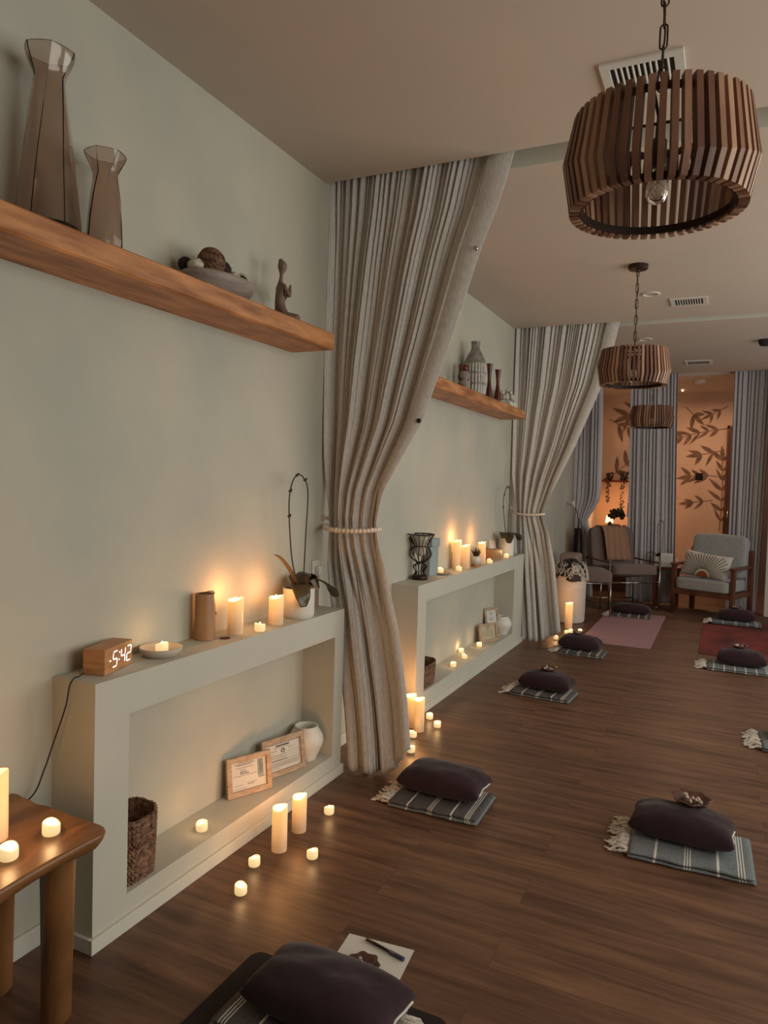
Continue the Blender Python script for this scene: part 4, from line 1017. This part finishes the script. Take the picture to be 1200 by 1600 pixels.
bm = nb(); tube(bm, [(.02,0,0),(.065,0,0),(.072,0,0)], .0058, 10); obj('cap', bm, mat('navy cap', srgb(52,54,96), .4), pn)
def shell(x, y, z, s, label, m=None):
    bm = nb(); n = 40
    rf = lambda a, zz: 1 + (.09*math.sin(a*7)*min(1, zz/.02/s))
    lathe(bm, [(s*.02,0),(s*.035,.002),(s*.062,s*.018),(s*.078,s*.034),(s*.072,s*.034),(s*.055,s*.018),(s*.03,s*.008),(.0001,s*.007)], n, rfun=rf)
    root = obj('small_bowl', bm, m or BOWL, smooth=True, loc=(x,y,z)); tag(root, label, 'bowl', 'small bowls on the cushions')
    bm = nb(); random.seed(int(x*99)+int(y*7))
    for k in range(9): ball(bm, (random.uniform(-.035,.035)*s, random.uniform(-.035,.035)*s, s*.022+random.uniform(0,.012)*s), .011*s, 6, 4, disp=.5, ds=90)
    obj('crystals', bm, STONES, root)
BOWL = mat('dark resin bowl', srgb(96,62,54), .15, var=.5, scale=30); STONES = mat('crystal bits', srgb(214,196,180), .25, scale=60, col2=srgb(120,84,70))
shell(.905, 1.795, .002, .62, 'small dark bowl on the floor paper behind the closest cushion')
towel(.720, 2.925, .02, .40, .30, 'striped towel before the nearest curtain, under a plum cushion', 6)
cushion(.705, 2.985, TZ, -.02, .385, .24, .115, 'plum cushion just right of the nearest curtain hem', 32, piping=(1,-.8,.6))
towel(.735, 4.810, -.06, .40, .28, 'striped towel second along the ledge side', 7)
cushion(.742, 4.860, TZ, -.08, .355, .21, .115, 'plum cushion second along the ledge side, under a small bowl', 33)
shell(.745, 4.880, TZ+.112, .8, 'small bowl on the second ledge-side cushion')
towel(.745, 6.180, -.02, .37, .26, 'striped towel third along the ledge side, near floor candles', 8)
cushion(.720, 6.225, TZ, -.03, .35, .21, .12, 'plum cushion third along the ledge side, near floor candles', 34)
shell(.700, 6.24, TZ+.112, .7, 'small bowl on the third ledge-side cushion')
bm = nb(); box(bm, .630, 1.245, 6.66, 8.50, 0, .006, .002); tag(obj('yoga_mat', bm, M_MATPK), 'dusty pink yoga mat before the sling chairs', 'yoga mat', 'yoga mats')
towel(.90, 8.27, .03, .42, .28, 'striped towel at the far end of the pink mat', 9, z=.006)
cushion(.90, 8.33, .006+TZ, .0, .40, .20, .105, 'plum cushion on the far end of the pink mat', 35)
# right column
towel(1.720, 3.00, .03, .44, .34, 'blue-grey striped towel nearest the camera on the right side', 12, m=M_TOWELB)
towel_top = None
cushion(1.685, 3.045, TZ, -.04, .385, .22, .118, 'plum cushion nearest the camera on the right side', 36, piping=(1,-.6,.5))
shell(1.715, 3.10, TZ+.110, .95, 'small bowl on the nearest right-side cushion')
towel(2.245, 4.53, .05, .46, .32, 'towel at the right picture edge showing mostly white fringe', 13, m=M_TOWELB)
cushion(2.27, 4.60, TZ, .0, .38, .22, .115, 'plum cushion cut by the right picture edge', 37)
towel(1.945, 6.30, .02, .48, .28, 'pale blue striped towel before the red mat', 14, m=M_TOWELB, stripes=((.1,1),(.26,1),(.42,1),(.58,1),(.74,1),(.90,3)))
cushion(1.955, 6.36, TZ, -.02, .36, .22, .125, 'plum cushion before the red mat, under a small bowl', 38)
shell(1.935, 6.40, TZ+.12, .85, 'small bowl on the cushion before the red mat')
bm = nb(); box(bm, 1.630, 2.25, 6.72, 8.62, 0, .006, .002); tag(obj('yoga_mat', bm, M_MATRD), 'dark red swirled yoga mat on the right side', 'yoga mat', 'yoga mats')
towel(1.945, 8.42, .02, .47, .26, 'striped towel at the far end of the red mat', 15, z=.012, m=M_TOWELB)
cushion(1.945, 8.47, .012+TZ, .0, .36, .20, .12, 'plum cushion on the far end of the red mat before armchair', 39)
shell(1.930, 8.50, TZ+.128, .75, 'small bowl on the cushion at the far end of red mat')
bm = nb(); box(bm, .35, 1.655, 8.56, 9.25, 0, .005); box(bm, 1.655, 2.4, 8.63, 9.15, 0, .005)
tag(obj('jute_rug', bm, M_RUG), 'flat brown jute rug under the armchair and sling chairs', 'rug')

# ------------------------------------------------------------ seating area
wb = thing('white_bin', 'tall white cylindrical bin filled with knitted blankets', 'bin', (.355, 7.60, 0))
bm = nb(); lathe(bm, [(.13,0),(.150,.006),(.158,.03),(.162,.37),(.1635,.375),(.162,.38),(.163,.475),(.166,.480),(.160,.482),(.157,.475),(.150,.05),(.0001,.04)], 48); smooth_by_angle(obj('body', bm, M_BIN, wb), .8)
random.seed(9); bl = thing('knitted_blanket', 'dark knitted blanket with pale curly fringe in the bin', 'blanket', (.355, 7.60, .475))
bm = nb(); grid(bm, 40, 30, lambda u, v: (.17*math.cos(2*PI*u)*(math.sin(v*PI/2)**.8)*(1+.1*math.sin(u*25)), .17*math.sin(2*PI*u)*(math.sin(v*PI/2)**.8)*(1+.1*math.sin(u*25)), -.03+.20*math.cos(v*PI/2)+.03*noise.noise(Vector((math.cos(2*PI*u)*2, math.sin(2*PI*u)*2, v*5)))))
obj('folds', bm, M_BLANK, bl)
bm = nb()
for k in range(120):
    a = random.uniform(-2.9, .9); e = random.uniform(.35, .95); pts = []
    for q in range(6):
        rr = .182*math.cos(e)**.7*(1.0 if e > .1 else 1.0); pts.append(Vector((rr*math.cos(a), rr*math.sin(a), -.045+.235*math.sin(e)+.012)))
        a += random.uniform(-.12,.12); e = max(.0, e-random.uniform(-.02,.15))
    tube(bm, spline(pts, 2), .0034, 5)
f_ = obj('fringe', bm, M_FRINGE, bl); f_['kind'] = 'stuff'

def softbox(bm, x0, x1, y0, y1, z0, z1, r=.03, puff=.02, M=None, n=10):
    t = bmesh.new(); bmesh.ops.create_cube(t, size=2); bmesh.ops.subdivide_edges(t, edges=t.edges[:], cuts=n, use_grid_fill=True)
    for v in t.verts:
        c = v.co.copy(); l4 = (abs(c.x)**12+abs(c.y)**12+abs(c.z)**12)**(1/12); c /= l4
        c.z *= 1 + puff/(z1-z0)*2*(1-c.x**2)*(1-c.y**2)
        v.co = Vector(((x0+x1)/2+c.x*(x1-x0)/2, (y0+y1)/2+c.y*(y1-y0)/2, (z0+z1)/2+c.z*(z1-z0)/2))
    for f in t.faces: f.smooth = True
    merge(bm, t, M)
# wooden armchair, local: front -y, width x
ac = thing('wooden_armchair', 'walnut-framed armchair with blue-grey cushions before the mural', 'armchair', (1.690, 8.99, .005), -.36)
W2 = .325
for sx in (-1, 1):
    bm = nb(); box(bm, sx*W2-.022, sx*W2+.022, -.30, -.245, 0, .545, .004); obj('front_leg', bm, M_WALNUT, ac)
    bm = nb(); box(bm, sx*W2-.022, sx*W2+.022, .22, .285, 0, .74, .004, M=Matrix.Shear('XY', 4, (0,0)) if False else None); obj('back_leg', bm, M_WALNUT, ac)
    bm = nb(); box(bm, sx*W2-.032, sx*W2+.032, -.315, .25, .545, .573, .006); obj('armrest', bm, M_WALNUT, ac)
    bm = nb(); box(bm, sx*W2-.015, sx*W2+.015, -.25, .23, .23, .285, .003); obj('side_rail', bm, M_WALNUT, ac)
bm = nb(); box(bm, -W2, W2, -.295, -.265, .225, .285, .003); box(bm, -W2, W2, .235, .265, .225, .285, .003); box(bm, -W2+.02, W2-.02, -.27, .24, .262, .28); obj('seat_frame', bm, M_WALNUT, ac)
bm = nb(); softbox(bm, -.30, .30, -.325, .20, .285, .415, puff=.012); obj('seat_cushion', bm, M_CHAIRB, ac)
bm = nb(); softbox(bm, -.30, .30, -.065, .065, -.24, .24, puff=.02, M=Matrix.Translation((0,.175,.655)) @ Matrix.Rotation(-.20, 4, 'X')); obj('back_cushion', bm, M_CHAIRB, ac)
# sunburst pillow
pz = thing('sunburst_pillow', 'cream pillow with black rays and rust half sun on armchair', 'pillow', (1.620, 8.840, .565), -.36); pz.rotation_euler = (-.30, .10, -.36)
bm = nb()
def PP(u, v, s):
    a, b = 2*u-1, 2*v-1; t = math.sqrt(max(0,(1-a**4)*(1-b**4)))
    return Vector((a*.265*(1-.05*(1-b*b)*abs(a)), s*.055*t, b*.150*(1-.06*(1-a*a)*abs(b)*1.5)))
for s in (1,-1):
    V = [[bm.verts.new(PP(i/25, j/17, s)) for j in range(18)] for i in range(26)]
    for i in range(25):
        for j in range(17):
            q = (V[i][j], V[i+1][j], V[i+1][j+1], V[i][j+1]); bm.faces.new(q[::-1] if s > 0 else q).smooth = True
bmesh.ops.remove_doubles(bm, verts=bm.verts, dist=.0004); bmesh.ops.recalc_face_normals(bm, faces=bm.faces); obj('cover', bm, M_FRINGE, pz)
def onp(x, z, off=.0015): u = (x/.265+1)/2; v = (z/.150+1)/2; p = PP(max(0,min(1,u)), max(0,min(1,v)), -1); return (x, p.y-off, z)
bm = nb()
for k in range(25):
    a = PI*(k+.5)/25; pts = []
    for q in range(9):
        r_ = .085 + (.36)*q/8; x_, z_ = r_*math.cos(a), -.135+r_*math.sin(a)
        if abs(x_) < .242 and z_ < .135: pts.append(onp(x_, z_))
    if len(pts) > 2: tube(bm, pts, .0034, 5)
obj('rays', bm, M_INK, pz)
bm = nb(); vs = [onp(.062*math.cos(a*PI/10), -.135+.062*math.sin(a*PI/10), .003) for a in range(11)]; bm.faces.new([bm.verts.new(p) for p in vs]); o = obj('half_sun', bm, M_RUST, pz); o.modifiers.new('s','SOLIDIFY').thickness = .002

# sling chairs
def sling(x, y, rz, label):
    root = thing('sling_chair', label, 'chair', (x, y, .005), rz, 'grey sling lounge chairs')
    w = .31
    for sx in (-1, 1):
        bm = nb(); tube(bm, [(sx*w,-.30,0),(sx*w,-.30,.60)], .008, 8); obj('front_leg', bm, M_CHROME, root)
        bm = nb(); tube(bm, [(sx*w,.28,0),(sx*w,.28,.30),(sx*w,.36,.86)], .009, 8); obj('back_leg', bm, M_CHROME, root)
        bm = nb(); tube(bm, [(sx*w,-.30,.035),(sx*w,.28,.035)], .006, 8); tube(bm, [(sx*w,-.30,.33),(sx*w,.28,.25)], .006, 8); obj('side_bar', bm, M_CHROME, root)
        bm = nb(); box(bm, sx*w-.016, sx*w+.016, -.30, .31, .545, .562, .005); obj('armrest', bm, M_DKWOOD, root)
    for p_ in ((-.29,.325),(.28,.06),(.36,.86)):
        bm = nb(); tube(bm, [(-w,p_[0],p_[1]),(w,p_[0],p_[1])], .0075, 8); obj('cross_bar', bm, M_CHROME, root)
    bm = nb(); softbox(bm, -.275, .275, -.34, .26, -.06, .06, puff=.02, M=Matrix.Translation((0,0,.43)) @ Matrix.Rotation(-.14, 4, 'X')); obj('seat', bm, M_CHAIRG, root)
    bm = nb(); softbox(bm, -.275, .275, -.05, .05, -.25, .25, puff=.03, M=Matrix.Translation((0,.285,.67)) @ Matrix.Rotation(-.20, 4, 'X')); obj('backrest', bm, M_CHAIRG, root)
    return root
sling(.71, 8.89, .62, 'grey sling lounge chair holding a tan throw blanket')
fs = thing('footstool', 'grey padded footstool with thin metal legs beside white bin', 'footstool', (.36, 8.22, .005), .35)
for lx in (-.27, .27):
    for ly in (-.25, .25):
        bm = nb(); tube(bm, [(lx,ly,0),(lx,ly,.40)], .008, 8); obj('leg', bm, M_CHROME, fs)
for ly in (-.25, .25):
    bm = nb(); tube(bm, [(-.27,ly,.36),(.27,ly,.36)], .006, 8); obj('rail', bm, M_CHROME, fs)
bm = nb(); softbox(bm, -.29, .29, -.28, .28, .37, .49, puff=.02); obj('seat', bm, M_CHAIRG, fs)
tw = thing('throw_blanket', 'tan throw blanket draped over the sling chair back', 'blanket', (.71, 8.89, .065), .62)
bm = nb()
def TW(u, v):
    t = v; path = [(.40,.62),(.392,.80),(.365,.868),(.285,.868),(.235,.80),(.19,.62),(.155,.47)]
    k = t*(len(path)-1); i = min(int(k), len(path)-2); f = k-i; y = path[i][0]*(1-f)+path[i+1][0]*f; z = path[i][1]*(1-f)+path[i+1][1]*f
    x = -.155+.30*u + .06*(t-.5)
    fold = .014*math.sin(u*12+t*2.5)*(.4+t)
    return (x, y-.020*(1 if t > .5 else -.3)-abs(fold)*(1 if t > .45 else -1), z+.012)
grid(bm, 60, 30, TW); o = obj('cloth', bm, M_THROW, tw, smooth=True); o.modifiers.new('s','SOLIDIFY').thickness = .004
# round bolster pillow on the half hidden chair
bm = nb(); softbox(bm, -.10, .10, -.16, .16, -.075, .075, puff=.01); tag(obj('bolster_pillow', bm, M_TAUPE, loc=(.24, 8.20, .585)), 'taupe bolster pillow lying on the grey footstool', 'pillow')
# side table with orchid and sign
st = thing('side_table', 'dark wooden side table between sling chair and armchair', 'table', (1.20, 9.20, .005))
bm = nb(); box(bm, -.17, .15, -.13, .13, .455, .485, .004); obj('tabletop', bm, M_DKWOOD, st)
for sx in (-.13, .11):
    for sy in (-.10, .10): bm = nb(); box(bm, sx-.016, sx+.016, sy-.016, sy+.016, 0, .455); obj('leg', bm, M_DKWOOD, st)
orchid((1.075, 9.22, .49), .045, .115, 'orchid in white pot on the dark side table',
    [(0,0,.10),(-.01,0,.30),(-.015,0,.46),(.005,0,.54),(.03,0,.545),(.05,0,.50),(.05,0,.35),(.04,0,.10)],
    [[(0,0,.11),(-.05,0,.15),(-.10,0,.15),(-.14,0,.10)],[(0,0,.11),(.03,-.02,.15),(.06,-.03,.14),(.07,-.03,.10)]])
sg = thing('tabletop_sign', 'small white framed sign on the dark side table', 'sign', (1.185, 9.13, .49), .05); sg.rotation_euler = (-.08, 0, .05)
bm = nb(); box(bm, -.068, .068, -.008, .008, 0, .165, .002); obj('frame', bm, M_PLASTIC, sg)
bm = nb(); box(bm, -.054, .054, -.0095, -.008, .014, .151); c_ = obj('paper', bm, M_PAPER, sg)
bm = nb()
for k in range(3): box(bm, -.03+.004*k, .03-.004*k, -.0102, -.0096, .098+k*.014, .1005+k*.014)
obj('writing', bm, M_INKG, sg)
bm = nb(); lathe(bm, [(.026,0),(.028,.003),(.018,.06),(.004,.12),(.0001,.125)], 20); tag(obj('white_cone', bm, M_WHITE, smooth=True, loc=(1.295, 9.17, .49)), 'small white cone ornament right of the tabletop sign', 'ornament')
bm = nb(); lathe(bm, [(.03,0),(.055,.004),(.06,.014),(.052,.014),(.0001,.006)], 24); tag(obj('small_saucer', bm, M_WHITE, smooth=True, loc=(1.29, 9.085, .49)), 'small white saucer at the side table front edge', 'dish')
# tall dark vase with pale flower against the left wall
fv = thing('floor_vase', 'tall dark vase with a pale lily behind the bin', 'vase', (.16, 9.02, 0))
bm = nb(); lathe(bm, [(.06,0),(.075,.02),(.07,.3),(.055,.7),(.045,.86),(.052,.90),(.045,.90),(.04,.8),(.0001,.3)], 28); obj('vessel', bm, M_BLACK, fv, smooth=True)
bm = nb(); tube(bm, spline([(0,0,.6),(0,0,.95),(-.02,0,1.08),(-.05,0,1.16)], 6), .005, 6); tube(bm, spline([(0,0,.6),(.0,-.03,1.0),(.05,-.08,.95),(.12,-.12,.85)], 6), .004, 6); obj('stem', bm, M_STEM, fv)
bm = nb(); lathe(bm, [(.006,0),(.016,.03),(.045,.08),(.038,.085),(.010,.03)], 14, rfun=lambda a, z: 1+.15*math.sin(a*3)); f = obj('flower', bm, M_FRINGE, fv, smooth=True, loc=(-.05,0,1.15)); f.rotation_euler = (0, -.6, 0)
# ------------------------------------------------------------ the lit counter beyond the far curtains
ct = thing('reception_counter', 'dark counter seen through the left curtain gap', 'counter', (.45, 10.45, 0))
bm = nb(); box(bm, -.45, .45, -.25, .25, 0, .78, .004); obj('cabinet', bm, M_DOOR, ct)
bm = nb(); box(bm, -.47, .47, -.28, .28, .78, .82, .004); obj('countertop', bm, M_WALNUT, ct)
mo = thing('computer_monitor', 'dark computer monitor on the far counter', 'monitor', (.70, 10.35, .82), .1)
bm = nb(); box(bm, -.13, .13, -.012, .012, .20, .40, .004); obj('screen', bm, M_BLACK, mo)
bm = nb(); box(bm, -.012, .012, 0, .014, .01, .21); box(bm, -.09, .09, -.05, .07, 0, .01, .003); obj('stand', bm, M_CHROME, mo)
bp_ = thing('bushy_plant', 'dark bushy potted plant on the far counter', 'plant', (.42, 10.42, .82))
bm = nb(); lathe(bm, [(.05,0),(.06,.09),(.054,.09),(.0001,.07)], 20); obj('pot', bm, M_SMOKE, bp_, smooth=True)
random.seed(12); bm = nb()
for k in range(70):
    a = random.uniform(0, 2*PI); e = random.uniform(.1, 1.4); r_ = random.uniform(.06,.13); c = Vector((r_*math.cos(a)*math.cos(e), r_*math.sin(a)*math.cos(e), .17+r_*math.sin(e)))
    ball(bm, c, .022, 6, 4, (1,.5,1.2), disp=.3, ds=50)
obj('foliage', bm, M_PLANT, bp_)
for i, (x, r_, h_, m_, lab) in enumerate(((.36,.035,.13,M_SMOKE,'dark bottle left of bushy plant on far counter'),(.55,.04,.09,M_COPPER,'amber jar right of bushy plant on far counter'),(.62,.035,.12,M_SMOKE,'dark jar between amber jars on far counter'),(.80,.045,.11,M_COPPER,'amber jar at the right end of the far counter'))):
    bm = nb(); lathe(bm, [(r_*.9,0),(r_,.01),(r_,h_*.7),(r_*.6,h_*.85),(r_*.6,h_),(r_*.5,h_),(.0001,h_*.9)], 20); tag(obj('counter_jar', bm, m_, smooth=True, loc=(x, 10.25, .82)), lab, 'jar', 'jars on the far counter')
lp = thing('counter_lamp', 'small glowing lamp on far counter behind the left gap', 'lamp', (.30, 10.62, .82))
bm = nb(); lathe(bm, [(.045,0),(.05,.01),(.012,.02),(.012,.10)], 20, cap1=True); obj('base', bm, M_IRON, lp, smooth=True)
bm = nb(); lathe(bm, [(.055,.10),(.04,.20)], 24); obj('lamp_shade', bm, mat('glowing shade', (1,.7,.4,1), .6, emit=(1,.52,.22,1), es=4), lp, smooth=True)
point('lamp_glow', lp, (0.0,.10,.30), 9, (1,.48,.20), .05)
hs = thing('hanging_shelf', 'small wall shelf for trailing plants through left gap', 'shelf', (.30, 11.1, 1.50))
bm = nb(); box(bm, -.25, .25, -.12, .18, 0, .03); obj('board', bm, M_DKWOOD, hs)
random.seed(14)
for x, h_, lab in ((.22,.45,'trailing plant hanging at left of the small wall shelf'), (.42,.62,'longer trailing plant hanging at right of the small wall shelf')):
    tp = thing('trailing_plant', lab, 'plant', (x, 11.05, 1.53), 0, 'trailing plants on the wall shelf')
    bm = nb(); lathe(bm, [(.04,0),(.06,.10),(.054,.10),(.0001,.08)], 18); obj('pot', bm, M_SMOKE, tp, smooth=True)
    bm = nb()
    for k in range(60):
        z_ = .12-h_*random.random(); sp_ = .06 if z_ > -.05 else .03
        ball(bm, (random.uniform(-sp_,sp_), -.13+random.uniform(-.02,.02) if z_ < .03 else random.uniform(-.06,.06), z_), .013, 5, 4, (1,.5,1))
    for q in (-.015,.015): tube(bm, [(q,0,.10),(q,-.10,.10),(q,-.13,.04),(q,-.13,.12-h_)], .002, 5)
    obj('vines', bm, M_PLANT, tp)
